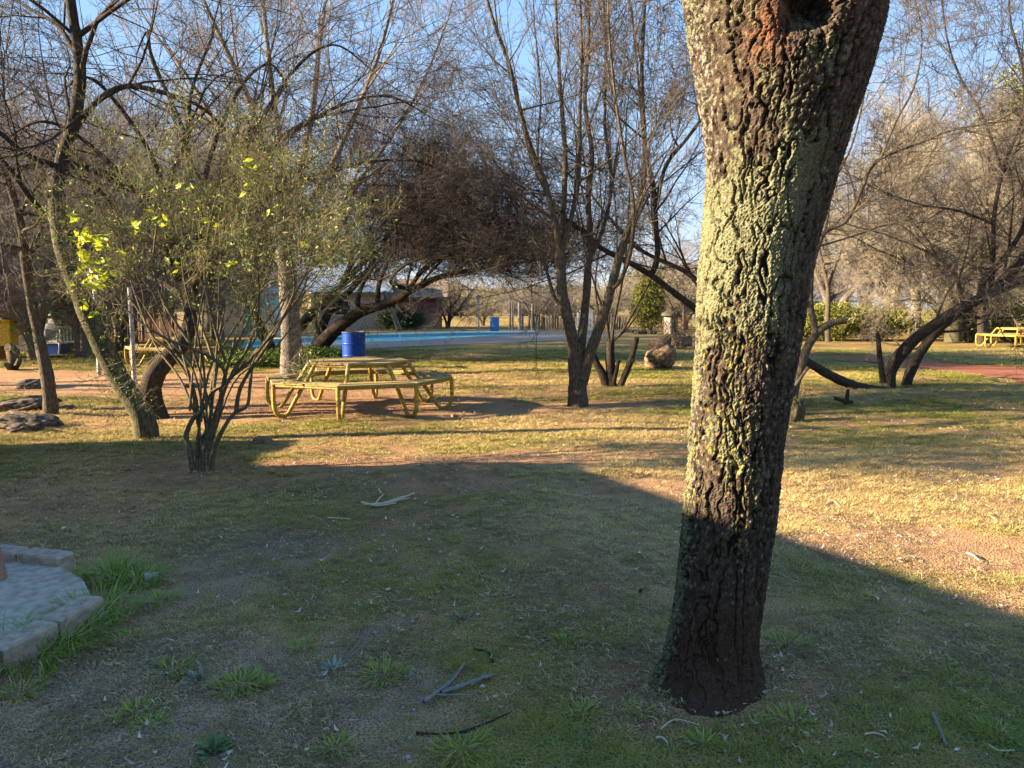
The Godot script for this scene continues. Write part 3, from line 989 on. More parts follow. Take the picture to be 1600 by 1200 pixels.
	M.dark_open = mat(lin(0.02, 0.018, 0.016), 0.8)
	M.timber = [mat(lin(0.30, 0.24, 0.18), 0.9, M.bark_tex, vs), mat(lin(0.16, 0.12, 0.09), 0.9, M.bark_tex, vs), mat(lin(0.42, 0.36, 0.29), 0.9, M.bark_tex, vs), mat(lin(0.24, 0.17, 0.12), 0.9, M.bark_tex, vs)]
	M.bin_yellow = mat(lin(0.62, 0.42, 0.01), 0.5, M.grain_tex)
	M.teal = mat(lin(0.06, 0.34, 0.33), 0.7)
	M.green_cloth = mat(lin(0.02, 0.40, 0.17), 0.7)
	M.terracotta = mat(lin(0.36, 0.20, 0.12), 0.8, M.grit_tex, Vector3.ONE * 2.0)
	M.lichen_twig = mat(lin(0.48, 0.45, 0.38), 0.95, M.grit_tex, Vector3.ONE * 9.0, M.grit_bump, 1.0, 0.2)
	M.straw = mat(lin(0.45, 0.36, 0.24), 0.8)
	M.post_brown = mat(lin(0.13, 0.06, 0.045), 0.7)
	M.hill = mat(lin(0.075, 0.085, 0.05), 1.0, M.rock_tex, Vector3.ONE * 0.05)

func wall_block(called: String, size: Vector3, at: Vector3, m: Material, parent: Node, turn := 0.0) -> MeshInstance3D:
	return obj(called, box(size.x, size.y, size.z, 0.01), m, parent, at, turn)

func _ready() -> void:
	# camera
	var cam := Camera3D.new()
	cam.position = Vector3(0, EYE, 0)
	cam.rotation_degrees = Vector3(-PITCH, 0, 0)
	cam.fov = rad_to_deg(2.0 * atan(600.0 / FOC))
	cam.near = 0.05
	cam.far = 1200.0
	add_child(cam)
	# sky
	var sky := ProceduralSkyMaterial.new()
	sky.sky_top_color = lin(0.027, 0.063, 0.121)
	sky.sky_horizon_color = lin(0.10, 0.112, 0.117)
	sky.sky_curve = 0.15
	sky.sky_energy_multiplier = 1.0
	sky.ground_bottom_color = Color(0.25, 0.2, 0.14)
	sky.ground_horizon_color = Color(0.5, 0.48, 0.42)
	sky.ground_energy_multiplier = 0.4
	sky.sun_angle_max = 25.0
	sky.sun_curve = 0.08
	var env := Environment.new()
	env.background_mode = Environment.BG_SKY
	env.sky = Sky.new()
	env.sky.sky_material = sky
	env.tonemap_mode = Environment.TONE_MAPPER_LINEAR
	env.tonemap_exposure = 10.2
	env.sdfgi_enabled = true
	env.ssao_enabled = true
	env.ssil_enabled = true
	var we := WorldEnvironment.new()
	we.environment = env
	add_child(we)
	# the low winter sun, from the left and a little behind
	var sun := DirectionalLight3D.new()
	sun.name = "sun"
	var el := deg_to_rad(19.0)
	var az := deg_to_rad(7.0)
	sun.basis = Basis.looking_at(Vector3(cos(az) * cos(el), -sin(el), -sin(az) * cos(el)))
	sun.light_energy = 0.94
	sun.light_color = Color(1.0, 0.91, 0.77)
	sun.light_angular_distance = 0.5
	sun.shadow_enabled = true
	add_child(sun)

	N1.seed = 1
	N1.frequency = 0.02
	N1.fractal_octaves = 3
	N2.seed = 2
	N2.frequency = 1.0
	N2.fractal_octaves = 3
	N3.seed = 3
	N3.frequency = 9.0
	materials()
	M.leaf_clump = leaf_spray(50, 12, 0.9, 0.55)
	M.twigs = [spray(21, 1.0, 0.0085, 7, 2, 0.24), spray(22, 1.5, 0.0078, 7, 2, 0.32)]
	M.twigs_up = [spray(23, 0.55, 0.0075, 6, 2, 0.14), spray(24, 0.8, 0.007, 7, 2, 0.18)]
	M.twigs_far = [spray(25, 1.1, 0.0085, 7, 2, 0.28), spray(26, 0.8, 0.008, 7, 2, 0.22)]

	setting()
	big_trunk()
	near_trees()
	far_trees()
	furniture()
	buildings()
	litter()
	scatter_ground()

func setting() -> void:
	var near := [380, 543, 480, 538, 560, 535.5, 640, 532.5, 720, 527.5, 790, 523.5, 838, 520.3]
	var far := [838, 519.2, 760, 519.7, 700, 521, 640, 522.5, 580, 524, 500, 528.5, 440, 531, 380, 534]
	var pool := ground_poly(near + far)
	M.hole = Geometry2D.offset_polygon(pool, 1.3)[0]
	M.pad = PackedVector2Array()
	for q in [[-60, 1030], [20, 1010], [165, 945], [112, 880], [-60, 862]]:
		var p := G(q[0], q[1])
		M.pad.append(Vector2(p.x, -p.z))
	M.path = ground_poly([1250, 556, 1290, 556.5, 1360, 557.5, 1430, 562, 1480, 568, 1560, 573, 1700, 580, 1900, 590, 1900, 640, 1700, 612, 1600, 596, 1540, 588, 1470, 580, 1400, 573, 1340, 565, 1290, 560, 1250, 559])
	build_ground()
	# red dirt path on the right, ragged at its edges
	var rough := PackedVector2Array()
	for i in M.path.size():
		var a: Vector2 = M.path[i]
		var b: Vector2 = M.path[(i + 1) % M.path.size()]
		for s in 14:
			var p := a.lerp(b, s / 14.0)
			rough.append(p + Vector2(N1.get_noise_2d(p.x * 60.0, p.y * 60.0), N1.get_noise_2d(p.x * 60.0 + 99.0, p.y * 60.0)) * 0.7)
	var path := sheet("dirt_path", rough, 0.02, M.red_dirt)
	tag(path, "bare red dirt path crossing the lawn behind the leaning multi-stemmed tree", "path", "", "structure")
	# pool: walls, water, deck, pale paving
	var t := Tube.new()
	for i in pool.size():
		var a := pool[i]
		var b := pool[(i + 1) % pool.size()]
		var nn := Vector3.ZERO
		t.quad(Vector3(a.x, 0.015, -a.y), Vector3(b.x, 0.015, -b.y), Vector3(b.x, -1.2, -b.y), Vector3(a.x, -1.2, -a.y), nn)
	tag(obj("pool_wall", t.mesh(), M.pool_wall), "pale turquoise inner wall of the swimming pool", "pool", "", "structure")
	tag(sheet("water", Geometry2D.offset_polygon(pool, 0.02)[0], -0.13, M.water), "turquoise water of the swimming pool", "water", "", "structure")
	var outer := ground_poly([300, 560, 380, 556, 500, 548, 570, 546, 640, 542, 740, 537.5, 800, 535.5, 885, 531.5, 950, 528, 985, 524, 960, 520.5, 900, 518.8, 838, 518.2])
	var deck := PackedVector2Array()
	for p in outer:
		deck.append(p)
	for i in range(near.size() / 2 - 1, -1, -1):
		var p := G(near[i * 2], near[i * 2 + 1])
		deck.append(Vector2(p.x, -p.z))
	tag(sheet("pool_deck", deck, 0.016, M.deck), "grey-brown paved deck along the near side of the pool", "paving", "", "structure")
	var pave := PackedVector2Array()
	for i in far.size() / 2:
		var p := G(far[i * 2], far[i * 2 + 1])
		pave.append(Vector2(p.x, -p.z))
	for i in range(far.size() / 2 - 1, -1, -1):
		var p := G(far[i * 2], far[i * 2 + 1])
		pave.append(Vector2(p.x, -p.z) + Vector2(0.3 if i == 0 else 0.0, 3.4))
	tag(sheet("paving", pave, 0.02, M.coping), "pale cream paving along the far side of the pool", "paving", "", "structure")
	# far hills
	var h := Tube.new()
	for i in 81:
		var a := deg_to_rad(-150.0 + i * 1.5 + 30.0)
		var dir := Vector3(sin(a), 0, -cos(a))
		for j in 6:
			var r := 260.0 + j * 35.0
			var y := (4.5 + 6.0 * (0.5 + N1.get_noise_2d(i * 3.0, 50.0)) + 2.0 * N1.get_noise_2d(i * 17.0, j * 20.0)) * sin(PI * j / 5.0) - 0.5
			h.v.append(dir * r + Vector3(0, y, 0))
			h.n.append(Vector3(-dir.x, 1.5, -dir.z).normalized())
	for i in 80:
		for j in 5:
			var o := i * 6 + j
			h.idx.append_array([o, o + 1, o + 6, o + 1, o + 7, o + 6])
	tag(obj("hills", h.mesh(), M.hill), "low wooded hills beyond the park", "hill", "", "structure")

func near_trees() -> void:
	R.seed = 101
	# leaning tree at the left
	var c := new_tree("leaning_tree", "slender leaning tree with yellow-green lichen up its left side, left of the green shrub", "tree", on(G(226, 688)), M.bark_moss, M.twigs, M.twig_mat)
	var p := limb(c, "trunk", pix([228, 700, 8.45, 222, 650, 8.45, 190, 598, 8.45, 160, 540, 8.4, 130, 470, 8.35, 104, 400, 8.3, 92, 340, 8.25, 88, 285, 8.2]), 0.125, 0.085, 0.3)
	c.mat = M.bark_dark
	var g := cfg({"ymin": 1.9, "per": 2.8, "t0": 0.1, "len": 1.7, "lv": 2, "dens": 1.9, "up": -0.01, "bend": 0.26, "spr": 0.5, "many": 1})
	for q in [[[87, 300, 8.2, 100, 240, 8.2, 116, 190, 8.15, 125, 130, 8.1, 121, 70, 8.1, 110, 0, 8.0, 104, -80, 7.9], 0.075, 0.04], [[95, 355, 8.3, 78, 345, 8.3, 48, 310, 8.2, 10, 258, 8.0, -40, 205, 7.9], 0.04, 0.02], [[103, 225, 8.2, 140, 170, 8.3, 190, 136, 8.6, 245, 142, 8.9, 310, 165, 9.3, 350, 200, 9.6], 0.04, 0.015], [[88, 260, 8.2, 40, 240, 8.0, -10, 203, 7.8, -80, 190, 7.6], 0.035, 0.015], [[121, 90, 8.1, 90, 40, 8.3, 40, 10, 8.6, -20, -30, 8.8], 0.03, 0.012], [[118, 60, 8.1, 170, 20, 7.9, 230, -20, 7.8], 0.03, 0.012]]:
		var l := limb(c, "limb", pix(q[0]), q[1], q[2])
		ramify(c, l, q[1], q[2], g)
	finish(c)

	# crooked dark trunk behind it, with long arching limbs
	c = new_tree("crooked_tree", "dark crooked tree behind the green shrub with long arching bare limbs", "tree", on(G(243, 652)), M.bark_dark, M.twigs, M.twig_mat)
	p = limb(c, "trunk", pix([244, 662, 10.2, 235, 620, 10.2, 240, 588, 10.2, 262, 560, 10.3, 285, 535, 10.4, 300, 490, 10.5, 298, 440, 10.6]), 0.155, 0.09, 0.35)
	g = cfg({"ymin": 2.3, "per": 2.2, "t0": 0.15, "len": 2.0, "lv": 2, "dens": 1.7, "up": 0.0, "bend": 0.24, "spr": 0.55})
	for q in [[[299, 450, 10.6, 275, 385, 10.5, 240, 320, 10.4, 180, 278, 10.2, 105, 258, 10.0, 20, 265, 9.8, -60, 300, 9.6], 0.085, 0.02], [[298, 445, 10.6, 320, 370, 10.8, 360, 300, 11, 410, 240, 11.3, 480, 190, 11.6, 560, 170, 12], 0.075, 0.015], [[298, 450, 10.6, 340, 400, 10.3, 420, 350, 10.2, 520, 330, 10.4, 620, 350, 10.8], 0.06, 0.012], [[270, 375, 10.5, 260, 300, 10.7, 290, 220, 11, 300, 140, 11.2, 330, 60, 11.4], 0.06, 0.015], [[300, 480, 10.5, 250, 440, 11, 170, 420, 11.6, 80, 430, 12], 0.05, 0.012]]:
		var l := limb(c, "limb", pix(q[0]), q[1], q[2])
		ramify(c, l, q[1], q[2], g)
	g = cfg({"ymin": 2.3, "per": 1.7, "t0": 0.2, "len": 1.8, "lv": 2, "dens": 1.4, "up": 0.0, "bend": 0.24, "spr": 0.5, "rmax": 0.025, "tip": 0.005})
	for q in [[130, 110, 9.6], [230, 40, 11.0], [420, 90, 11.5], [520, 60, 11.8], [600, 140, 12.2], [640, 240, 11.6], [60, 180, 9.4], [380, 170, 9.6], [690, 300, 12.4], [470, 260, 9.8]]:
		var l := limb(c, "limb", pix([lerpf(298, q[0], 0.08), 440 - rnd(0, 50), 10.6, lerpf(298, q[0], 0.3) + rnd(-20, 20), lerpf(430, q[1], 0.5), lerpf(10.6, q[2], 0.4), lerpf(298, q[0], 0.65) + rnd(-20, 20), lerpf(430, q[1], 0.85), lerpf(10.6, q[2], 0.7), q[0], q[1] + 10.0, q[2], q[0] + (q[0] - 298) * 0.25, q[1] + 45.0, q[2] + 0.3]), 0.042, 0.009)
		ramify(c, l, 0.035, 0.009, g)
	finish(c)

	# slim tree at the far left
	c = new_tree("slim_tree", "slim grey-brown tree at the far left, just behind the flat dark boulders", "tree", on(G(80, 650)), M.bark_brown, M.twigs, M.twig_mat)
	p = limb(c, "trunk", pix([80, 658, 10.3, 75, 600, 10.3, 66, 550, 10.3, 53, 490, 10.3, 41, 420, 10.2, 36, 370, 10.1, 22, 310, 10, 0, 250, 9.8]), 0.088, 0.04, 0.25)
	g = cfg({"per": 3.0, "t0": 0.5, "len": 1.5, "lv": 2, "dens": 2.4, "spr": 0.5})
	ramify(c, p, 0.08, 0.04, g)
	var l2 := limb(c, "limb", pix([42, 425, 10.2, 62, 365, 10.4, 80, 320, 10.6, 90, 240, 10.8]), 0.03, 0.012)
	ramify(c, l2, 0.03, 0.012, g)
	finish(c)

	# the green shrub
	R.seed = 140
	c = new_tree("green_shrub", "many-stemmed shrub with a dense tangle of olive twigs and sparse green leaves", "shrub", on(G(315, 737)), M.bark_shrub, [spray(27, 1.2, 0.0095, 7, 2, 0.3), spray(28, 0.8, 0.0085, 7, 2, 0.24)], M.twig_olive)
	R.seed = 141
	g = cfg({"per": 3.6, "t0": 0.25, "len": 0.6, "lv": 2, "dens": 3.3, "up": 0.03, "ang": 0.8, "bend": 0.24, "spr": 0.29, "tip": 0.003, "seg": 0.16, "ratio": 0.62, "rmax": 0.016, "many": 1})
	var d := 6.76
	var stems := [[[302, 740, d, 296, 700, d, 291, 680, d, 301, 655, d, 318, 638, d, 332, 613, d, 350, 600, d, 372, 570, d, 392, 530, d, 405, 470, d - 0.1, 400, 400, d - 0.2], 0.026, 0.009], [[306, 742, d, 309, 705, d + 0.05, 311, 660, d + 0.1, 302, 605, d + 0.15, 285, 575, d + 0.2, 262, 545, d + 0.2, 235, 520, d + 0.2, 205, 440, d + 0.3, 190, 380, d + 0.3], 0.016, 0.007], [[318, 740, d, 319, 700, d, 331, 668, d, 346, 625, d + 0.1, 360, 592, d + 0.2, 388, 568, d + 0.3, 414, 535, d + 0.4, 440, 480, d + 0.5, 460, 430, d + 0.6], 0.019, 0.007], [[329, 740, d, 336, 700, d - 0.05, 350, 668, d - 0.1, 367, 645, d - 0.1, 386, 634, d - 0.1, 391, 600, d, 398, 560, d, 430, 510, d, 470, 460, d, 480, 430, d], 0.022, 0.008], [[369, 644, d - 0.1, 373, 615, d - 0.15, 381, 595, d - 0.2, 400, 565, d - 0.3, 430, 520, d - 0.4, 455, 470, d - 0.4, 480, 425, d - 0.3], 0.02, 0.009], [[313, 741, d, 316, 690, d + 0.1, 327, 650, d + 0.2, 331, 600, d + 0.3, 334, 565, d + 0.3, 312, 500, d + 0.5, 290, 400, d + 0.6, 280, 320, d + 0.7], 0.022, 0.009], [[322, 700, d, 330, 660, d + 0.2, 345, 640, d + 0.25, 350, 600, d + 0.3, 370, 520, d + 0.5, 400, 420, d + 0.7, 410, 330, d + 0.8], 0.018, 0.008], [[360, 590, d, 395, 555, d - 0.2, 440, 500, d - 0.4, 460, 450, d - 0.5, 450, 380, d - 0.5], 0.018, 0.008], [[300, 540, d - 0.2, 260, 480, d - 0.2, 240, 420, d - 0.2, 245, 350, d - 0.1], 0.014, 0.007], [[352, 566, d - 0.1, 330, 490, d - 0.3, 320, 420, d - 0.4, 330, 340, d - 0.4, 345, 290, d - 0.4], 0.014, 0.007]]
	stems.append([[345, 612, d, 352, 585, d - 0.1, 335, 562, d - 0.2, 300, 545, d - 0.3, 262, 530, d - 0.4, 215, 500, d - 0.4, 180, 465, d - 0.4], 0.018, 0.007])
	for k in 16:
		var bx := rnd(296, 335)
		var tx := 340.0 + (k - 7.5) * 20.0 + rnd(-15, 15)
		var ty := 350.0 + absf(k - 7.5) * 15.0 + rnd(-20, 20)
		var dd := rnd(-0.7, 0.7)
		stems.append([[bx, rnd(640, 735), d, lerpf(bx, tx, 0.22) + rnd(-5, 5), lerpf(640, ty, 0.25), d + dd * 0.2, lerpf(bx, tx, 0.5) + rnd(-8, 8), lerpf(640, ty, 0.5), d + dd * 0.5, lerpf(bx, tx, 0.8) + rnd(-10, 10), lerpf(640, ty, 0.78), d + dd * 0.8, tx, ty, d + dd], rnd(0.009, 0.014), 0.005])
	for q in stems:
		var l := limb(c, "stem", pix(q[0]), q[1], q[2], 0.1 if q[1] > 0.02 else 0.0, false, 5)
		var from := int(l.size() * (0.55 if float(q[0][1]) > 600 else 0.2))
		ramify(c, l.slice(from), q[1] * 0.5, q[2] * 0.7, g)
	finish(c)
	# small leaves in the tangle
	var at := []
	var tint := PackedColorArray()
	for set_ in c.at:
		for tf in set_:
			var hgt: float = tf.origin.y
			for s in 2:
				if R.randf() < 0.42:
					at.append(Transform3D(Basis(rv().normalized(), rnd(0, TAU)).scaled(Vector3.ONE * rnd(0.06, 0.12)), tf * Vector3(rnd(-0.15, 0.15), rnd(0.1, 1.0), rnd(-0.15, 0.15))))
					tint.append(Color(0.10, 0.16, 0.035).lerp(Color(0.30, 0.32, 0.07), R.randf()))
	many("foliage", leaf_spray(52, 6, 0.8, 0.42), M.leaf, at, c.root, tint)
	# the bright yellow-green leaves: each a leaf of its own
	var shapes := []
	for k in 4:
		var t := Tube.new()
		leaf_into(t, Vector3.ZERO, Vector3(0.2, 0.95, 0.1).normalized(), 0.098, 0.5, 0.2)
		shapes.append(t.mesh())
	for k in 165:
		var cx := 142.0
		var cy := 405.0
		var sp := Vector2(26, 42)
		if k > 95:
			var spots := [[206, 345], [258, 357], [245, 330], [200, 352], [305, 330], [110, 345], [148, 490], [130, 478], [385, 255], [350, 420], [205, 395], [270, 420], [330, 350], [420, 330], [480, 380], [300, 290], [235, 300], [385, 300], [180, 430]]
			cx = spots[k % 19][0]
			cy = spots[k % 19][1]
			sp = Vector2(13, 10)
		var w := W(cx + rnd(-1, 1) * sp.x, cy + rnd(-1, 1) * sp.y, d - 0.35 + rnd(-0.15, 0.15))
		var o := obj("leaf", shapes[k % 4], M.yellow_leaf, c.root, w - c.base)
		o.rotation = Vector3(rnd(-2.6, -0.7), rnd(-2, 2), rnd(-1.2, 1.2))
		o.scale = Vector3.ONE * rnd(0.65, 1.1)

	# grey trunk with a tall fan of pale branches
	R.seed = 160
	c = new_tree("grey_tree", "grey fluted trunk beside the picnic table with a tall fan of pale upright branches", "tree", on(G(456, 584)), M.bark_grey, M.twigs_up, M.twig_pink)
	p = limb(c, "trunk", pix([457, 596, 16.7, 455, 540, 16.7, 453, 480, 16.7, 449, 430, 16.7, 444, 385, 16.7, 440, 340, 16.7]), 0.24, 0.17, 0.5)
	g = cfg({"ymin": 3.4, "per": 1.7, "t0": 0.2, "len": 2.4, "lv": 2, "dens": 0.95, "up": 0.13, "ang": 0.55, "bend": 0.13, "seg": 0.4, "spr": 0.8, "ratio": 0.58, "rmax": 0.03})
	for q in [[[441, 350, 16.7, 420, 260, 16.6, 390, 160, 16.4, 345, 60, 16.2, 300, -40, 16], 0.10, 0.03], [[441, 345, 16.7, 440, 250, 16.9, 425, 140, 17.1, 415, 40, 17.3, 405, -60, 17.5], 0.10, 0.03], [[442, 350, 16.7, 470, 260, 16.9, 490, 160, 17.1, 500, 60, 17.2, 520, -50, 17.3], 0.10, 0.03], [[443, 370, 16.7, 500, 290, 16.3, 550, 190, 16, 590, 90, 15.8, 620, -20, 15.6], 0.085, 0.025], [[444, 385, 16.7, 400, 310, 17.2, 350, 220, 17.8, 300, 130, 18.2, 240, 50, 18.6], 0.085, 0.025], [[446, 400, 16.7, 520, 330, 17.5, 600, 230, 18, 660, 130, 18.4, 700, 30, 18.6], 0.07, 0.02]]:
		var l := limb(c, "limb", pix(q[0]), q[1], q[2])
		ramify(c, l, q[1], q[2], g)
	finish(c)

	# low dark spreading tree by the pool
	R.seed = 180
	c = new_tree("spreading_tree", "dark low tree leaning over by the pool, its flat crown a dense mass of twigs", "tree", on(G(470, 556)), M.bark_black, M.twigs, M.twig_dark)
	g = cfg({"ymin": 2.25, "per": 3.0, "t0": 0.25, "len": 2.1, "lv": 2, "dens": 2.4, "up": 0.0, "ang": 0.7, "lean": Vector3(0.25, 0.1, 0), "bend": 0.2, "spr": 0.8, "rmax": 0.06, "ratio": 0.62, "many": 2})
	for q in [[[484, 560, 20.5, 508, 532, 20.4, 535, 506, 20.3, 562, 488, 20.2, 592, 478, 20.2, 622, 468, 20.1, 645, 452, 20, 690, 432, 20, 750, 420, 20, 800, 412, 20], 0.21, 0.03], [[440, 562, 20.8, 445, 540, 20.8, 465, 515, 20.8, 485, 492, 20.8, 510, 470, 20.9, 540, 440, 21, 580, 400, 21.2, 640, 370, 21.4, 720, 350, 21.6], 0.2, 0.03], [[486, 558, 20.6, 500, 522, 20.8, 512, 492, 21, 530, 470, 21.2, 560, 440, 21.5, 590, 400, 21.8, 620, 350, 22, 660, 310, 22.2], 0.14, 0.03], [[560, 489, 20.2, 560, 462, 20.2, 572, 435, 20.1, 600, 400, 20, 650, 380, 19.8, 720, 375, 19.5], 0.08, 0.02], [[590, 479, 20.2, 592, 445, 20.1, 606, 410, 20, 620, 370, 19.8, 610, 320, 19.6], 0.08, 0.02], [[640, 457, 20, 655, 430, 20, 690, 405, 20, 740, 395, 20.2, 790, 400, 20.3], 0.06, 0.02], [[436, 560, 20.8, 415, 530, 20.9, 400, 490, 21, 395, 440, 21.2, 410, 380, 21.5, 430, 330, 21.7], 0.17, 0.03], [[400, 490, 21, 370, 450, 21.2, 340, 420, 21.4, 290, 390, 21.6], 0.09, 0.02], [[530, 450, 21, 550, 400, 20.6, 540, 340, 20.4, 560, 290, 20.2, 600, 260, 20], 0.07, 0.02], [[640, 452, 20, 610, 440, 18.8, 640, 410, 18.2, 700, 400, 18], 0.06, 0.02]]:
		var l := limb(c, "trunk" if q[1] > 0.12 else "limb", pix(q[0]), q[1], q[2], 0.2 if q[1] > 0.12 else 0.0)
		ramify(c, l.slice(int(l.size() * 0.35)), q[1] * 0.5, q[2], g)
	finish(c)

	# vase-shaped tree in the middle
	R.seed = 200
	c = new_tree("vase_tree", "brown bare tree with a vase of upright limbs, in front of the cut stump cluster", "tree", on(G(903, 634)), M.bark_brown, M.twigs_up, M.twig_mat)
	p = limb(c, "trunk", pix([903, 645, 11.25, 903, 610, 11.25, 902, 582, 11.25, 901, 555, 11.25, 900, 535, 11.25]), 0.15, 0.125, 0.45)
	g = cfg({"per": 2.2, "t0": 0.2, "len": 1.45, "lv": 2, "dens": 1.35, "up": 0.12, "ang": 0.6, "bend": 0.13, "spr": 0.62, "rmax": 0.02, "seg": 0.3, "ratio": 0.6})
	for q in [[[900, 560, 11.25, 890, 510, 11.2, 880, 465, 11.2, 876, 425, 11.2, 875, 388, 11.2], 0.09, 0.07, 0], [[875, 392, 11.2, 866, 340, 11.1, 849, 280, 11, 828, 228, 10.9, 812, 170, 10.8, 795, 100, 10.7, 770, 30, 10.6, 750, -40, 10.5], 0.05, 0.02, 1], [[875, 395, 11.2, 880, 330, 11.3, 883, 250, 11.4, 878, 170, 11.5, 872, 90, 11.5, 867, -30, 11.5], 0.05, 0.02, 1], [[876, 395, 11.2, 895, 330, 11.1, 905, 260, 11, 906, 180, 11, 909, 90, 10.9, 905, -30, 10.8], 0.042, 0.018, 1], [[905, 565, 11.25, 911, 512, 11.4, 916, 460, 11.5, 919, 415, 11.6, 922, 365, 11.7, 919, 310, 11.8, 925, 240, 11.9, 914, 160, 12, 920, 60, 12.1, 918, -40, 12.1], 0.075, 0.02, 1], [[909, 600, 11.2, 922, 552, 11.1, 940, 502, 11, 955, 450, 11, 968, 400, 11, 985, 350, 11, 1001, 310, 11, 1008, 250, 10.9, 1005, 180, 10.9, 1003, 100, 10.8, 1009, -20, 10.7], 0.085, 0.02, 1], [[883, 480, 11.2, 868, 468, 11.3, 856, 430, 11.4, 846, 395, 11.5, 820, 350, 11.7, 790, 300, 11.9, 762, 262, 12], 0.03, 0.012, 1], [[866, 345, 11.1, 835, 322, 11, 798, 290, 10.8, 765, 240, 10.6], 0.022, 0.01, 1], [[955, 450, 11, 968, 440, 10.8, 985, 395, 10.6, 990, 320, 10.4, 975, 240, 10.3, 960, 140, 10.2, 950, 30, 10.1], 0.035, 0.015, 1], [[919, 410, 11.6, 945, 350, 11.8, 955, 280, 12, 945, 190, 12.2, 948, 80, 12.3, 940, -30, 12.4], 0.035, 0.015, 1], [[878, 330, 11.2, 860, 310, 11.5, 840, 250, 11.8, 845, 150, 12, 835, 40, 12.1], 0.03, 0.012, 1]]:
		var l := limb(c, "limb", pix(q[0]), q[1], q[2], 0.1 if q[1] > 0.06 else 0.0)
		if q[3] > 0:
			ramify(c, l, q[1], q[2], g)
	finish(c)

	# cut stump cluster
	R.seed = 220
	c = new_tree("stump_cluster", "cluster of dark cut stems with thin new shoots, behind the vase-shaped tree", "tree", on(G(960, 604)), M.bark_dark, M.twigs_up, M.twig_mat)
	g = cfg({"per": 1.6, "t0": 0.3, "len": 1.0, "lv": 1, "dens": 2.0, "up": 0.1, "spr": 0.55, "rmax": 0.012})
	for q in [[[950, 612, 13.9, 942, 585, 13.9, 932, 568, 13.9, 926, 548, 13.9, 928, 520, 13.9], 0.09, 0.05], [[956, 612, 13.9, 954, 575, 13.9, 953, 550, 13.9, 954, 533, 13.9], 0.105, 0.07], [[966, 612, 13.8, 975, 590, 13.75, 985, 565, 13.7, 991, 545, 13.65, 995, 527, 13.6], 0.065, 0.045], [[958, 600, 13.8, 962, 585, 13.75, 967, 562, 13.7], 0.045, 0.03], [[978, 588, 13.75, 986, 570, 13.7, 991, 560, 13.6], 0.03, 0.025]]:
		limb(c, "cut_stem", pix(q[0]), q[1], q[2], 0.25, true)
	for q in [[[953, 540, 13.9, 948, 490, 13.9, 958, 440, 13.8, 964, 380, 13.7, 960, 300, 13.6], 0.035, 0.012], [[955, 540, 13.9, 962, 490, 13.8, 974, 430, 13.7, 980, 370, 13.5, 985, 280, 13.4], 0.03, 0.012], [[955, 535, 13.9, 978, 515, 13.8, 992, 497, 13.7], 0.028, 0.014], [[957, 534, 13.9, 975, 514, 13.8, 998, 472, 13.7, 1016, 440, 13.6, 1030, 400, 13.5], 0.026, 0.01], [[926, 552, 13.9, 935, 500, 14, 930, 440, 14.1, 940, 350, 14.2, 935, 250, 14.3], 0.03, 0.012]]:
		var l := limb(c, "shoot", pix(q[0]), q[1], q[2])
		ramify(c, l, q[1], q[2], g)
	finish(c)

	# sprawling tree at the right
	R.seed = 240
	c = new_tree("sprawling_tree", "dark sprawling tree at the right whose limbs lean low to both sides from one foot", "tree", on(G(1395, 603)), M.bark_dark, M.twigs, M.twig_mat)
	g = cfg({"per": 2.4, "t0": 0.2, "len": 1.8, "lv": 2, "dens": 2.4, "up": 0.03, "ang": 0.75, "bend": 0.22, "spr": 0.6, "rmax": 0.03})
	p = limb(c, "limb", pix([1392, 612, 13.8, 1360, 609, 13.7, 1330, 601, 13.6, 1300, 588, 13.5, 1270, 571, 13.3, 1245, 557, 13.2, 1200, 545, 13, 1150, 525, 12.8, 1110, 500, 12.6, 1090, 485, 12.5, 1050, 455, 12.4, 1020, 432, 12.3, 985, 411, 12.2, 940, 388, 12.1, 912, 362, 12, 880, 340, 11.9]), 0.095, 0.03)
	ramify(c, p.slice(int(p.size() * 0.8)), 0.03, 0.015, g)
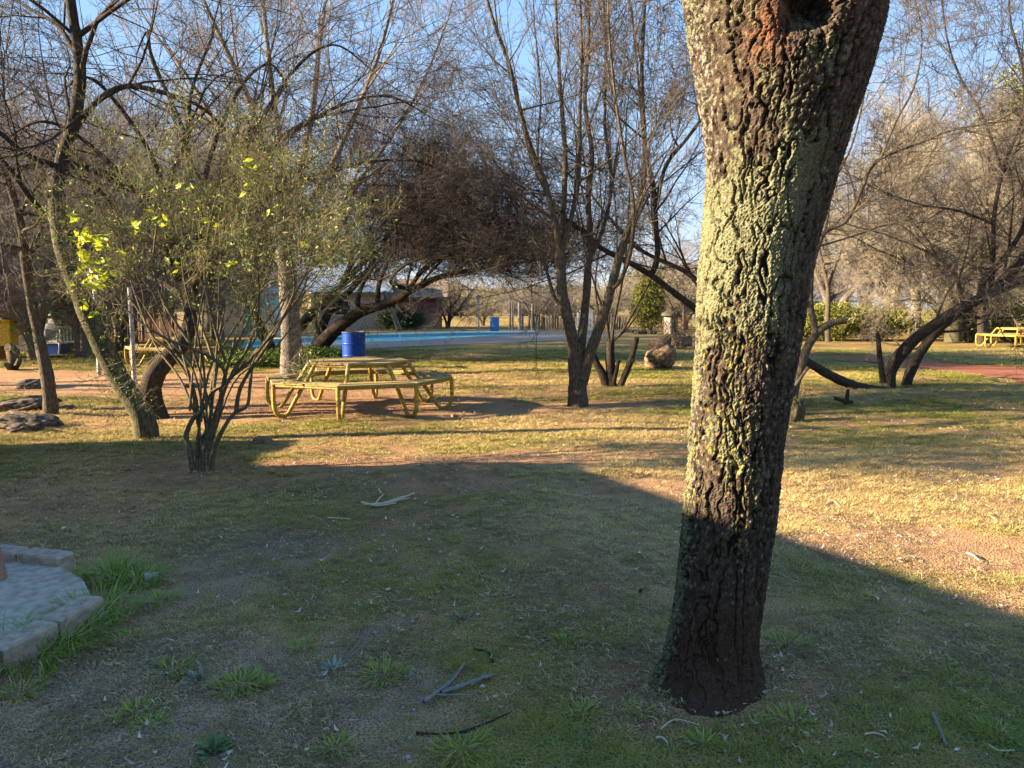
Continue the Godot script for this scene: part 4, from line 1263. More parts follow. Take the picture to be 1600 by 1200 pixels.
	for q in [[[1388, 612, 13.9, 1392, 578, 13.9, 1412, 548, 13.8, 1438, 523, 13.7, 1470, 501, 13.6, 1502, 482, 13.5, 1532, 466, 13.4, 1562, 452, 13.3, 1600, 437, 13.2, 1660, 415, 13.1], 0.115, 0.075, 0], [[1412, 612, 14.1, 1424, 578, 14.1, 1440, 548, 14.1, 1462, 520, 14.1, 1492, 494, 14.1, 1530, 468, 14.1, 1570, 430, 14.1, 1600, 395, 14.1, 1640, 350, 14.1], 0.10, 0.045, 1], [[1532, 466, 13.4, 1537, 440, 13.4, 1560, 415, 13.3, 1582, 385, 13.2, 1602, 345, 13.1, 1610, 280, 13], 0.065, 0.025, 1], [[1505, 480, 13.5, 1500, 452, 13.6, 1490, 425, 13.7, 1460, 400, 13.8, 1430, 385, 14, 1380, 365, 14.2], 0.04, 0.015, 1], [[1548, 458, 13.4, 1551, 420, 13.5, 1552, 380, 13.5, 1554, 330, 13.5, 1566, 270, 13.5, 1581, 228, 13.4, 1596, 190, 13.4, 1600, 120, 13.3, 1580, 40, 13.2], 0.045, 0.016, 1], [[1572, 448, 13.3, 1588, 420, 13.2, 1615, 385, 13.1], 0.08, 0.05, 1], [[1566, 270, 13.5, 1550, 220, 13.6, 1530, 170, 13.8, 1500, 120, 14, 1480, 60, 14.2, 1470, -20, 14.4], 0.03, 0.012, 1], [[1552, 350, 13.5, 1500, 330, 13.3, 1440, 320, 13, 1380, 300, 12.8], 0.028, 0.01, 1], [[1018, 431, 12.3, 1027, 400, 12.3, 1025, 350, 12.3, 1021, 290, 12.3, 1008, 232, 12.4, 1000, 150, 12.5, 990, 50, 12.6], 0.05, 0.018, 1], [[1024, 330, 12.3, 1040, 260, 12.2, 1074, 216, 12.1, 1100, 175, 12, 1115, 100, 11.9, 1100, 0, 11.8], 0.038, 0.015, 1], [[1150, 525, 12.8, 1125, 490, 12.9, 1099, 457, 13, 1080, 431, 13, 1050, 414, 13, 1018, 400, 13, 988, 382, 13, 960, 350, 13], 0.06, 0.022, 1]]:
		var l := limb(c, "limb", pix(q[0]), q[1], q[2], 0.2 if q[1] > 0.1 else 0.0)
		if q[3] > 0:
			ramify(c, l, q[1], q[2], g)
	limb(c, "cut_stem", pix([1380, 598, 13.7, 1375, 560, 13.7, 1371, 520, 13.7]), 0.06, 0.035, 0, true)
	finish(c)

	# log-like tree just right of the big trunk
	R.seed = 260
	c = new_tree("pruned_tree", "twisted pruned tree with a sawn-off limb, just right of the big trunk", "tree", on(G(1236, 642)), M.bark_brown, M.twigs, M.twig_mat)
	g = cfg({"per": 3.0, "t0": 0.3, "len": 1.1, "lv": 2, "dens": 2.6, "up": 0.02, "spr": 0.45, "rmax": 0.014})
	limb(c, "trunk", pix([1230, 655, 10.5, 1240, 612, 10.5, 1251, 572, 10.5, 1263, 540, 10.5, 1281, 516, 10.4, 1300, 505, 10.4, 1321, 501, 10.4]), 0.075, 0.045, 0.3, true)
	limb(c, "cut_stem", pix([1226, 650, 10.4, 1236, 615, 10.4, 1250, 592, 10.4, 1263, 574, 10.3]), 0.035, 0.02, 0.1, true)
	limb(c, "cut_stem", pix([1235, 585, 10.6, 1242, 560, 10.7, 1245, 540, 10.8]), 0.05, 0.05, 0.1, true)
	for q in [[[1275, 522, 10.4, 1267, 480, 10.4, 1267, 430, 10.4, 1275, 395, 10.4, 1290, 362, 10.4, 1322, 345, 10.3, 1345, 300, 10.2, 1358, 266, 10.1, 1376, 248, 10.1, 1440, 222, 10, 1482, 205, 9.9, 1545, 192, 9.8], 0.045, 0.012], [[1290, 362, 10.4, 1294, 330, 10.5, 1300, 290, 10.6, 1330, 230, 10.8, 1350, 150, 11, 1360, 60, 11.2], 0.022, 0.008], [[1376, 248, 10.1, 1400, 190, 10.2, 1430, 130, 10.4, 1440, 50, 10.5, 1420, -30, 10.6], 0.018, 0.008], [[1280, 385, 10.4, 1330, 370, 10.6, 1400, 350, 10.8, 1440, 380, 11], 0.014, 0.007]]:
		var l := limb(c, "stem", pix(q[0]), q[1], q[2])
		ramify(c, l, q[1], q[2], g)
	finish(c)
	rock("dark mossy root lump beside the foot of the twisted pruned tree", on(G(1242, 655)) + Vector3(0, 0.1, 0), Vector3(0.14, 0.26, 0.14), 9, M.bark_moss)

func far_trees() -> void:
	R.seed = 300
	# mid-distance trees that can be told apart
	var up := cfg({"per": 1.8, "len": 2.4, "lv": 2, "dens": 1.7, "up": 0.12, "ang": 0.6, "bend": 0.15, "seg": 0.5, "spr": 1.0, "tip": 0.008, "rmax": 0.05})
	var wide := cfg({"per": 2.2, "len": 2.3, "lv": 2, "dens": 2.0, "up": 0.01, "ang": 0.8, "bend": 0.22, "seg": 0.45, "spr": 1.0, "tip": 0.008, "rmax": 0.05})
	var c := new_tree("white_tree", "pale straight trunk forking at head height among the trees at the right", "tree", G(1432, 530), M.bark_pale, M.twigs_far, M.twig_straw)
	for q in [[[1431, 532, 34, 1431, 495, 34, 1431, 462, 34], 0.24, 0.2, 0], [[1431, 466, 34, 1418, 435, 34, 1408, 400, 34, 1395, 350, 34, 1385, 290, 34], 0.13, 0.04, 1], [[1432, 466, 34, 1437, 435, 34.2, 1441, 400, 34.4, 1445, 340, 34.6, 1440, 270, 35], 0.15, 0.04, 1], [[1433, 462, 34, 1428, 420, 33.6, 1425, 360, 33, 1420, 300, 32.6], 0.1, 0.03, 1]]:
		var l := limb(c, "trunk" if q[3] == 0 else "limb", pix(q[0]), q[1], q[2])
		if q[3] > 0:
			ramify(c, l, q[1], q[2], up)
	finish(c)
	c = new_tree("mossy_tree", "greenish thick-trunked tree behind the sprawling tree at the right", "tree", G(1488, 531), M.bark_moss, M.twigs_far, M.twig_straw)
	for q in [[[1490, 534, 31.5, 1489, 500, 31.5, 1482, 465, 31.5], 0.36, 0.3, 0], [[1482, 470, 31.5, 1478, 440, 31.5, 1468, 400, 31.5, 1450, 350, 31.5], 0.24, 0.06, 1], [[1485, 480, 31.5, 1500, 450, 31.2, 1520, 420, 31, 1545, 380, 30.8, 1570, 330, 30.6], 0.16, 0.05, 1], [[1480, 445, 31.5, 1450, 425, 31.2, 1420, 410, 31, 1370, 390, 30.6], 0.12, 0.03, 1], [[1488, 500, 31.6, 1465, 480, 31.8, 1450, 462, 32], 0.14, 0.07, 1]]:
		var l := limb(c, "trunk" if q[3] == 0 else "limb", pix(q[0]), q[1], q[2])
		if q[3] > 0:
			ramify(c, l, q[1], q[2], wide)
	finish(c)
	c = new_tree("dark_tree", "dark twin-stemmed trunk just left of the bright yellow table at the right", "tree", G(1534, 533), M.bark_dark, M.twigs_far, M.twig_straw)
	for q in [[[1534, 536, 30.5, 1533, 500, 30.5, 1534, 460, 30.5, 1530, 420, 30.5, 1535, 360, 30.3, 1545, 290, 30], 0.16, 0.06], [[1539, 536, 30.6, 1541, 500, 30.6, 1540, 460, 30.7, 1552, 410, 30.8, 1570, 340, 31], 0.13, 0.05]]:
		var l := limb(c, "trunk", pix(q[0]), q[1], q[2], 0.2)
		ramify(c, l.slice(l.size() / 2), q[1], q[2], wide)
	finish(c)
	c = new_tree("forked_tree", "small brown forked tree rising from the bright bush beyond the sawn-off limb", "tree", G(1294, 531), M.bark_brown, M.twigs_far, M.twig_straw)
	for q in [[[1294, 534, 32, 1293, 500, 32, 1294, 465, 32, 1292, 440, 32, 1280, 390, 32, 1270, 330, 32], 0.13, 0.05], [[1294, 476, 32, 1305, 462, 32, 1318, 455, 32], 0.06, 0.04], [[1293, 450, 32, 1310, 400, 32.4, 1330, 350, 32.8, 1350, 300, 33], 0.08, 0.04]]:
		var l := limb(c, "trunk" if q[1] > 0.1 else "limb", pix(q[0]), q[1], q[2])
		if q[1] > 0.07:
			ramify(c, l.slice(l.size() / 2), q[1], q[2], wide)
	finish(c)
	# grove of bare trees: a few kinds, then copies
	R.seed = 320
	var far: Array = M.twigs_far
	var gw := cfg({"ymin": 1.5, "per": 1.6, "len": 2.3, "lv": 2, "dens": 1.9, "up": 0.01, "ang": 0.8, "bend": 0.24, "seg": 0.5, "spr": 0.95, "tip": 0.008, "rmax": 0.06})
	var gu := cfg({"ymin": 2.0, "per": 1.4, "len": 2.4, "lv": 2, "dens": 1.3, "up": 0.12, "ang": 0.6, "bend": 0.15, "seg": 0.5, "spr": 1.0, "tip": 0.008, "rmax": 0.06})
	var gs := cfg({"per": 4.0, "len": 1.2, "lv": 1, "dens": 2.6, "up": 0.05, "ang": 0.8, "bend": 0.25, "seg": 0.35, "spr": 0.75, "tip": 0.006, "rmax": 0.03})
	var pl := func(px: float, d: float) -> Vector3: return Vector3((px - 800.0) / FOC * d, 0, -d)
	var kinds := [
		free_tree("bare_tree", "bare spreading tree at the left edge behind the yellow bins", pl.call(20, 27), 7.5, 3, 3.2, 0.2, M.bark_grey, far, M.twig_pink, gw),
		free_tree("bare_tree", "bare twisted tree behind the white chairs at the left", pl.call(105, 24), 6.5, 4, 3.0, 0.16, M.bark_grey, far, M.twig_pink, gw),
		free_tree("tall_tree", "tall pale bare tree behind the slim tree at the left", pl.call(60, 33), 9.2, 4, 3.4, 0.22, M.bark_grey, far, M.twig_pink, gu),
		free_tree("scrub_tree", "low tangled bare tree behind the pool, left of the lamp post", pl.call(700, 55), 3.4, 5, 2.8, 0.1, M.bark_brown, far, M.twig_straw, gs),
	]
	var more := [
		[0, 150, 31, 1.15, "bare spreading tree behind the lantern at the left"], [1, 190, 26, 0.9, "grey twisted bare tree right of the white lamp pole"], [0, 235, 37, 1.25, "bare tree behind the second picnic table"], [2, 180, 42, 1.15, "tall bare tree behind the corrugated roof"], [2, 330, 46, 1.2, "tall bare tree behind the middle of the green shrub"], [0, 340, 34, 1.0, "spreading bare tree behind the right part of the green shrub"], [1, -60, 22, 1.1, "twisted bare tree at the left edge of the picture"], [2, -110, 40, 1.1, "tall bare tree beyond the left edge of the lawn"], [0, 400, 43, 1.1, "spreading bare tree left of the cream house"], [1, 130, 22.5, 0.85, "grey bare tree between the green cloth and the lamp pole"], [1, 55, 21.5, 0.75, "thin bare tree between the two yellow bins"],
		[3, 640, 56, 0.85, "tangled low tree right of the hedge"], [3, 755, 60, 0.75, "tangled low tree between lamp post and far drum"], [0, 800, 75, 0.5, "bare tree far behind the far blue drum"], [1, 835, 54, 0.62, "dark bare tree rising behind the timber fence"], [0, 890, 80, 0.55, "bare tree far behind the middle of the timber fence"], [0, 960, 72, 0.5, "bare tree far behind the vase-shaped tree"], [3, 940, 57, 0.75, "tangled low tree left of the evergreen"], [3, 1070, 52, 1.1, "tangled low tree behind the brown post"], [0, 1090, 58, 1.25, "pale bare tree left of the big trunk, behind the brown post"],
		[0, 1300, 44, 1.3, "bare spreading tree behind the bright bush at the right"], [0, 1390, 40, 1.2, "bare spreading tree left of the pale straight trunk"], [2, 1350, 58, 1.0, "tall bare tree far behind the bright bush"], [0, 1500, 42, 1.3, "bare spreading tree behind the mossy trunk"], [2, 1470, 55, 1.0, "tall bare tree behind the mossy trunk"], [0, 1600, 38, 1.3, "bare spreading tree behind the bright yellow table"], [1, 1240, 50, 1.2, "bare tree by the silver roof, right of the big trunk"], [0, 1700, 45, 1.35, "bare spreading tree at the right edge of the picture"], [2, 1560, 60, 1.0, "tall bare tree far behind the bright yellow table"],
		[3, 560, 100, 1.2, "far bare thicket behind the house roofs"], [3, 800, 95, 1.1, "far bare thicket left of the timber fence posts"], [3, 870, 100, 1.1, "far bare thicket behind the timber fence"], [3, 960, 95, 1.1, "far bare thicket behind the evergreen's left side"], [3, 1050, 90, 1.8, "far bare thicket behind the evergreen's right side"], [3, 1300, 75, 1.6, "far bare thicket behind the silver roof"], [3, 1420, 70, 1.6, "far bare thicket behind the pale straight trunk"], [3, 1550, 66, 1.5, "far bare thicket behind the right-hand bushes"], [3, 720, 105, 1.15, "far bare thicket behind the pool lamp post"],
		[3, 30, 40, 1.2, "low bare thicket behind the yellow bins"], [3, 150, 44, 1.3, "low bare thicket behind the lantern"], [3, 260, 48, 1.4, "low bare thicket behind the second picnic table"], [3, 370, 52, 1.4, "low bare thicket left of the cream house"]]
	for q in more:
		copy_tree(kinds[q[0]], pl.call(q[1], q[2]), rnd(0, TAU), q[3], q[4], "", rnd(0.9, 1.1))
	# trees outside the picture on the sunny side, whose shadows band the lawn
	var k := 0
	var side := ["slim bare tree outside the picture, nearest of those left of the lawn", "bare tree outside the picture left of the boulders", "bare tree outside the picture left of the yellow bins"]
	var gn := cfg({"per": 0.8, "len": 2.2, "lv": 1, "dens": 1.2, "up": 0.1, "ang": 0.6, "bend": 0.15, "seg": 0.5, "spr": 0.9, "tip": 0.008, "rmax": 0.04})
	for q in [[-12.5, 10.3, 7.0, 2], [-17.0, 13.6, 8.0, 3], [-23.0, 19.5, 8.5, 3]]:
		free_tree("side_tree", side[k], Vector3(q[0], 0, -q[1]), q[2], q[3], 2.2, 0.15, M.bark_grey, far, M.twig_pink, gn)
		k += 1
	# leafy ones
	R.seed = 340
	var olive := Color(0.10, 0.12, 0.028)
	var lime := Color(0.24, 0.235, 0.05)
	leafy("evergreen_tree", "small rounded evergreen with yellow-green tips beyond the boulders", pl.call(1012, 46), Vector3(1.35, 1.75, 1.3), 1500, 0.22, Color(0.035, 0.075, 0.018), Color(0.2, 0.19, 0.03), 61, 3, 0.45, "tree")
	leafy("bush", "bright yellow-green bush right of the big trunk, under the silver roof", pl.call(1300, 33.5), Vector3(1.7, 0.85, 1.0), 1300, 0.2, olive, lime, 62)
	leafy("bush", "bright yellow-green bush left of the pale straight trunk", pl.call(1368, 34), Vector3(1.6, 0.75, 1.0), 1200, 0.2, olive, lime, 63)
	leafy("bush", "yellow-green bush at the right of the big trunk's edge", pl.call(1245, 34), Vector3(1.2, 0.6, 0.9), 700, 0.2, olive, lime, 64)
	leafy("bush", "dark green bush between mossy trunk and dark twin trunk", pl.call(1512, 32), Vector3(0.8, 0.75, 0.8), 900, 0.17, Color(0.03, 0.055, 0.02), Color(0.11, 0.12, 0.035), 65)
	leafy("bush", "tall yellow-green bush behind the bright yellow table", pl.call(1590, 32.5), Vector3(2.2, 1.15, 1.0), 1700, 0.2, olive, lime, 66)
	leafy("bush", "yellow-green bush behind the mossy tree's foot", pl.call(1455, 37), Vector3(1.4, 0.6, 0.9), 800, 0.2, olive, lime, 67)
	leafy("hedge", "dark clipped hedge in front of the brick end of the house", pl.call(628, 49.5), Vector3(1.75, 0.68, 0.6), 1500, 0.17, Color(0.018, 0.032, 0.012), Color(0.045, 0.06, 0.025), 68, 4, 0.0, "hedge")
	leafy("tall_leafy_tree", "tall pale green leafy tree at the upper right", pl.call(1590, 50), Vector3(5.0, 9.0, 4.5), 2600, 0.55, Color(0.10, 0.115, 0.05), Color(0.22, 0.21, 0.085), 69, 3, 0.25, "tree")
	leafy("ground_plants", "strappy green plants round the foot of the low dark tree", pl.call(478, 19.8), Vector3(1.3, 0.17, 0.7), 900, 0.14, Color(0.05, 0.10, 0.02), Color(0.12, 0.17, 0.035), 70, 3, 0.0, "plant")
	leafy("ground_plants", "bright green low plants left of the grey fluted trunk", pl.call(410, 19.0), Vector3(1.5, 0.16, 0.8), 900, 0.13, Color(0.07, 0.12, 0.02), Color(0.17, 0.2, 0.04), 71, 3, 0.0, "plant")
	leafy("pine_row", "grey-green trees on the skyline between the vase-shaped tree and the fence", pl.call(870, 130), Vector3(14, 2.5, 5), 2200, 0.8, Color(0.07, 0.085, 0.04), Color(0.13, 0.125, 0.06), 72, 3, 0.0, "trees")
	leafy("pine_row", "grey-green trees on the skyline left of the big trunk", pl.call(1060, 120), Vector3(12, 4.0, 5), 2400, 0.9, Color(0.08, 0.09, 0.04), Color(0.15, 0.135, 0.06), 73, 3, 0.0, "trees")
	leafy("pine_row", "grey-green trees on the skyline behind the pool", pl.call(700, 130), Vector3(16, 2.4, 5), 2200, 0.9, Color(0.07, 0.08, 0.045), Color(0.13, 0.12, 0.065), 74, 3, 0.0, "trees")
func furniture() -> void:
	R.seed = 400
	var pt := picnic_table()
	pt.position = on(Vector3(-2.27, 0, -11.02), -0.01)
	tag(pt, "yellow octagonal picnic table with ring bench, on bare soil mid-lawn", "picnic table", "octagonal picnic tables")
	for q in [[Vector3(-8.7, 0, -19.6), 0.2, "weathered yellow picnic table seen behind the green shrub"], [Vector3(19.05, 0, -28.0), 0.12, "bright yellow picnic table at the right edge in front of the bushes"]]:
		var o: Node3D = pt.duplicate()
		o.name = numbered("picnic_table")
		add_child(o)
		o.position = q[0]
		o.rotation.y = q[1]
		o.set_meta("label", q[2])
	drum("blue oil drum behind the near picnic table", on(Vector3(-3.9, 0, -18.35)), 0.0, M.drum_blue)
	drum("pale blue oil drum beyond the far end of the pool", Vector3(-1.08, 0, -46.5), 0.0, M.drum_pale)
	var b := W(1032, 560, 18)
	rock("large brown boulder with a sharp top edge on the lawn, nearest of the boulders", on(Vector3(3.62, 0, -18.2), 0.26), Vector3(0.42, 0.3, 0.3), 5, M.rock_brown, -0.25, 0.0, 0.7, 0.5)
	rock("long flat brown boulder behind the sharp-edged boulder", Vector3(5.55, 0.13, -27.5), Vector3(0.55, 0.3, 0.4), 6, M.rock_brown, 0.2, 0.2, 0.5)
	rock("upright split boulder leaning on the long flat one", Vector3(6.1, 0.22, -27.2), Vector3(0.3, 0.42, 0.3), 7, M.rock_brown, 0.9, -0.2, 0.5)
	rock("square reddish boulder right of the split one", Vector3(6.6, 0.2, -28.6), Vector3(0.32, 0.3, 0.3), 8, M.rock_brown, 0.4, 0.0, 0.8)
	rock("dark flat boulder at the left edge, rear one of two", on(G(50, 640)) + Vector3(-0.1, 0.08, 0), Vector3(0.5, 0.12, 0.36), 10, M.rock_grey, 0.3, 0.1, 0.3)
	rock("dark speckled boulder at the left edge, front one of two", on(G(42, 668)) + Vector3(0, 0.05, 0), Vector3(0.44, 0.12, 0.32), 11, M.rock_grey, 0.1, -0.12, 0.3)
	rock("low brown stone in front of the speckled boulder", on(G(38, 676)) + Vector3(0, 0.02, 0), Vector3(0.2, 0.1, 0.15), 12, M.rock_grey, 0.5)
	rock("flat half-buried stone beside the slim tree", on(G(100, 640)) + Vector3(0, 0.0, 0), Vector3(0.2, 0.08, 0.15), 13, M.rock_grey, 0.9)
	rock("dark stone on the path behind the slim tree", on(G(55, 606)) + Vector3(0, 0.04, 0), Vector3(0.35, 0.14, 0.25), 14, M.rock_grey, 0.2)
	rock("small soil-coloured stone left of the near picnic table", on(G(410, 690)) + Vector3(0, 0.0, 0), Vector3(0.13, 0.08, 0.1), 15, M.rock_brown, 0.2)
	rock("flat stone on the soil path behind the shrub", on(G(303, 603)) + Vector3(0, 0.02, 0), Vector3(0.18, 0.07, 0.12), 16, M.rock_grey, 0.2)
	rock("small pale stone in the long grass by the kerb", on(G(237, 905)) + Vector3(0, 0.018, 0), Vector3(0.045, 0.035, 0.04), 17, M.concrete, 0.2)
	rock("reddish stone by the right end of the near picnic bench", on(G(710, 650)) + Vector3(0, 0.02, 0), Vector3(0.05, 0.03, 0.04), 18, M.terracotta, 0.2)
	var k := 0
	for q in [[985, 520, 0.5], [1000, 522, 0.45], [1018, 522, 0.5]]:
		rock(["leftmost low stone on the lawn's far edge below the evergreen", "middle low stone on the lawn's far edge below the evergreen", "rightmost low stone on the lawn's far edge below the evergreen"][k], G(q[0], q[1]) + Vector3(0, 0.05, 0), Vector3(q[2], 0.2, 0.3), 20 + k, M.rock_grey, k * 0.7)
		k += 1
	lamp_post("white lamp pole with a glass lantern, left of the leaning tree", on(G(155, 585)), 2.0, true, M.pole_white)
	lamp_post("plain white pole right of the leaning tree", on(G(210, 599)), 1.9, false, M.pole_white)
	lamp_post("slim lamp post behind the pool, left of the far drum", G(748, 516.5), 1.9, true, M.pole_white)
	# timber fence behind the pool: posts of uneven height
	R.seed = 420
	var fence := thing("timber_fence", "fence of uneven upright timber poles beyond the pool", "fence", Vector3(3.0, 0, -50.0))
	var x := -0.2
	var n := 0
	while x < 7.6:
		var w := rnd(0.13, 0.22)
		var h := rnd(0.85, 1.05)
		if n in [0, 2, 5, 17, 31]:
			h = rnd(1.7, 2.15)
		var t := Tube.new()
		t.tube(PackedVector3Array([Vector3(x + w / 2 - 3.0, -0.1, rnd(-0.05, 0.05)), Vector3(x + w / 2 - 3.0 + rnd(-0.02, 0.02), h * 0.5, 0), Vector3(x + w / 2 - 3.0 + rnd(-0.03, 0.03), h, 0)]), w * 0.5, w * 0.47, 8, 0.08, 0, N2, true)
		obj("fence_pole", t.mesh(), M.timber[R.randi() % 4], fence)
		x += w + rnd(0.0, 0.03) + (0.28 if n < 5 and n % 2 == 1 else 0.0)
		n += 1
	fence = thing("white_fence", "short run of pale boards right of the timber fence, behind the vase-shaped tree", "fence", Vector3(8.0, 0, -49.6))
	for i in 7:
		wall_block("board", Vector3(0.13, rnd(1.0, 1.35), 0.03), Vector3(-3.6 + i * 0.15, 0, 0), M.white, fence)
	# stone pillar, brown post with a hooded board
	var pil := thing("stone_pillar", "short pale stone pillar with a rounded cap beyond the boulders", "pillar", G(1048, 522.5))
	obj("shaft", box(0.62, 1.0, 0.55, 0.04), M.concrete, pil, Vector3.ZERO, 0.6)
	obj("cap", lathe([0.5, 1.0, 0.56, 1.03, 0.52, 1.16, 0.35, 1.26, 0.0, 1.3], 20), M.rock_grey, pil)
	var post := thing("hooded_sign", "brown post carrying a dark hooded board with a white panel", "sign", G(1068.5, 524.5))
	wall_block("post", Vector3(0.15, 2.2, 0.15), Vector3.ZERO, M.post_brown, post)
	wall_block("post", Vector3(0.15, 2.2, 0.15), Vector3(1.7, 0, 0), M.post_brown, post)
	wall_block("board", Vector3(1.9, 0.3, 0.1), Vector3(0.85, 1.25, 0.13), M.dark_metal, post)
	obj("hood", prism(PackedVector2Array([Vector2(-0.25, -0.35), Vector2(1.95, -0.35), Vector2(1.95, 0.35), Vector2(-0.25, 0.35)]), 1.68, 1.92, 0.2), M.dark_metal, post)
	wall_block("panel", Vector3(0.48, 0.32, 0.02), Vector3(0.62, 1.42, 0.2), M.white, post)
	# yellow bins
	for q in [[Vector3(-14.35, 0, -21.0), "yellow flip-lid litter bin on a brick foot at the left edge", 1.0], [Vector3(-16.9, 0, -26.5), "yellow litter bin on a post behind the slim tree", 1.0]]:
		var o := thing("litter_bin", q[1], "bin", q[0], "yellow litter bins")
		obj("body", box(0.62, 0.68, 0.5, 0.03), M.bin_yellow, o, Vector3(0, 0.42, 0), 0.15)
		obj("lid", prism(PackedVector2Array([Vector2(-0.33, -0.27), Vector2(0.33, -0.27), Vector2(0.33, 0.27), Vector2(-0.33, 0.27)]), 1.104, 1.15, 0.02), M.bin_yellow, o, Vector3.ZERO, 0.15)
		obj("foot", box(0.12, 0.42, 0.12, 0.01), M.bin_yellow, o, Vector3(0.22, 0, 0.1))
		obj("foot", box(0.16, 0.42, 0.3, 0.01), M.brick[0], o, Vector3(-0.12, 0, 0))
	# dead stump
	var c := new_tree("stump", "dead branching brown stump in front of the left-hand yellow bin", "stump", on(G(20, 578)), M.bark_brown, M.twigs, M.twig_mat)
	for q in [[[20, 582, 18, 21, 560, 18, 18, 545, 18, 12, 543, 17.9], 0.12, 0.1], [[22, 578, 18, 28, 568, 17.9, 31, 560, 17.8], 0.07, 0.05], [[18, 578, 18, 14, 573, 17.8, 11, 570, 17.6], 0.09, 0.06], [[20, 556, 18, 26, 550, 18, 24, 547, 18], 0.08, 0.06]]:
		limb(c, "stub", pix(q[0]), q[1], q[2], 0.2, true)
	# camp things at the far left
	R.seed = 440
	for q in [[Vector3(-13.85, 0, -23.2), 0.5, "white plastic garden chair left of the green cloth"], [Vector3(-13.2, 0, -23.6), -0.7, "white plastic garden chair under the green cloth"]]:
		var o := thing("garden_chair", q[2], "chair", q[0], "white garden chairs")
		o.rotation.y = q[1]
		obj("seat", box(0.46, 0.04, 0.44, 0.015), M.white, o, Vector3(0, 0.40, 0))
		for s in [[-1, 1], [1, 1], [-1, -1], [1, -1]]:
			var t := Tube.new()
			t.tube(PackedVector3Array([Vector3(s[0] * 0.25, 0, s[1] * 0.24), Vector3(s[0] * 0.2, 0.41, s[1] * 0.19)]), 0.025, 0.03, 7)
			obj("leg", t.mesh(), M.white, o)
			if s[1] == 1:
				t = Tube.new()
				t.tube(smooth(PackedVector3Array([Vector3(s[0] * 0.24, 0.42, 0.2), Vector3(s[0] * 0.26, 0.62, 0.18), Vector3(s[0] * 0.25, 0.64, -0.2)]), 4), 0.025, 0.025, 7)
				obj("armrest", t.mesh(), M.white, o)
		for i in 5:
			var t := Tube.new()
			t.tube(PackedVector3Array([Vector3(-0.18 + i * 0.09, 0.43, -0.2), Vector3(-0.19 + i * 0.095, 0.85, -0.3)]), 0.026, 0.026, 7)
			obj("back_slat", t.mesh(), M.white, o)
		wall_block("back_rail", Vector3(0.5, 0.08, 0.05), Vector3(0, 0.83, -0.3), M.white, o)
	var cool := thing("cool_box", "blue cool box with a white lid beside the white garden chairs", "cool box", Vector3(-14.35, 0, -23.4))
	obj("body", box(0.5, 0.36, 0.36, 0.03), M.drum_blue, cool)
	obj("lid", box(0.53, 0.09, 0.39, 0.03), M.white, cool, Vector3(0, 0.362, 0))
	# green cloth hung between two trunks
	var st := Tube.new()
	for i in 9:
		for j in 7:
			st.v.append(Vector3(i * 0.09 - 0.36, 1.32 - j * 0.1 - 0.05 * sin(i * 0.4), 0.05 * sin(i * 1.7 + j * 0.3)))
			st.n.append(Vector3(0.1 * cos(i * 1.7), 0, 1).normalized())
	for i in 8:
		for j in 6:
			var a := i * 7 + j
			st.idx.append_array([a, a + 7, a + 1, a + 1, a + 7, a + 8])
	var cl := obj("cloth", st.mesh(), M.green_cloth, self, Vector3(-14.1, 0.0, -24.2))
	tag(cl, "bright green cloth hanging among the trunks at the left", "cloth")
	var tr := thing("trailer", "low grey covered trailer behind the dark trunks at the left", "trailer", Vector3(-15.6, 0, -25.5))
	obj("cover", lathe([0.0, 0.35, 0.85, 0.4, 0.8, 0.75, 0.5, 0.95, 0.0, 1.0], 18), M.zinc, tr)
	for s in [-0.6, 0.6]:
		var w := obj("wheel", lathe([0.0, -0.08, 0.28, -0.08, 0.3, 0.0, 0.28, 0.08, 0.0, 0.08], 18), M.dark_metal, tr, Vector3(s, 0.3, 0.75))
		w.rotation.x = PI / 2
	for q in [[Vector3(-14.9, 0, -27.5), "teal garden umbrella behind the leaning tree"], [Vector3(-12.4, 0, -36.0), "teal garden umbrella left of the grey fluted trunk"]]:
		var o := thing("umbrella", q[1], "umbrella", q[0])
		var t := Tube.new()
		t.tube(PackedVector3Array([Vector3.ZERO, Vector3(0, 2.1, 0)]), 0.025, 0.025, 8)
		obj("pole", t.mesh(), M.white, o)
		obj("canopy", lathe([1.25, 1.62, 1.25, 1.68, 0.65, 1.93, 0.05, 2.12, 0.0, 2.12], 8), M.teal, o)

func brick_run(parent: Node, x0: float, x1: float, y0: float, y1: float, z: float, bw: float, bh: float) -> void:
	var meshes := [box(bw - 0.02, bh - 0.02, 0.06, 0.008), box((bw - 0.02) * 0.5, bh - 0.02, 0.06, 0.008)]
	var j := 0
	var y := y0
	while y + bh <= y1 + 0.001:
		var x := x0 + (0.0 if j % 2 == 0 else bw * 0.5)
		while x + bw <= x1 + 0.001:
			obj("brick", meshes[0], M.brick[R.randi() % 3], parent, Vector3(x + bw / 2, y, z + rnd(0.0, 0.012)))
			x += bw
		y += bh
		j += 1

func corrugated(w: float, l: float) -> ArrayMesh:
	# a wavy sheet, ribs along z
	var t := Tube.new()
	var n := int(w / 0.05)
	for s in 2:
		for i in n + 1:
			var x := -w / 2 + w * i / n
			var y := 0.012 * sin(i * PI / 2.0) - 0.004 * s
			for z in [-l / 2, l / 2]:
				t.v.append(Vector3(x, y, z))
				t.n.append(Vector3(-0.35 * cos(i * PI / 2.0), 1.0 - 2.0 * s, 0).normalized())
	for s in 2:
		for i in n:
			var a := (s * (n + 1) + i) * 2
			t.idx.append_array([a, a + 2, a + 1, a + 2, a + 3, a + 1] if s == 0 else [a, a + 1, a + 2, a + 2, a + 1, a + 3])
	return t.mesh()

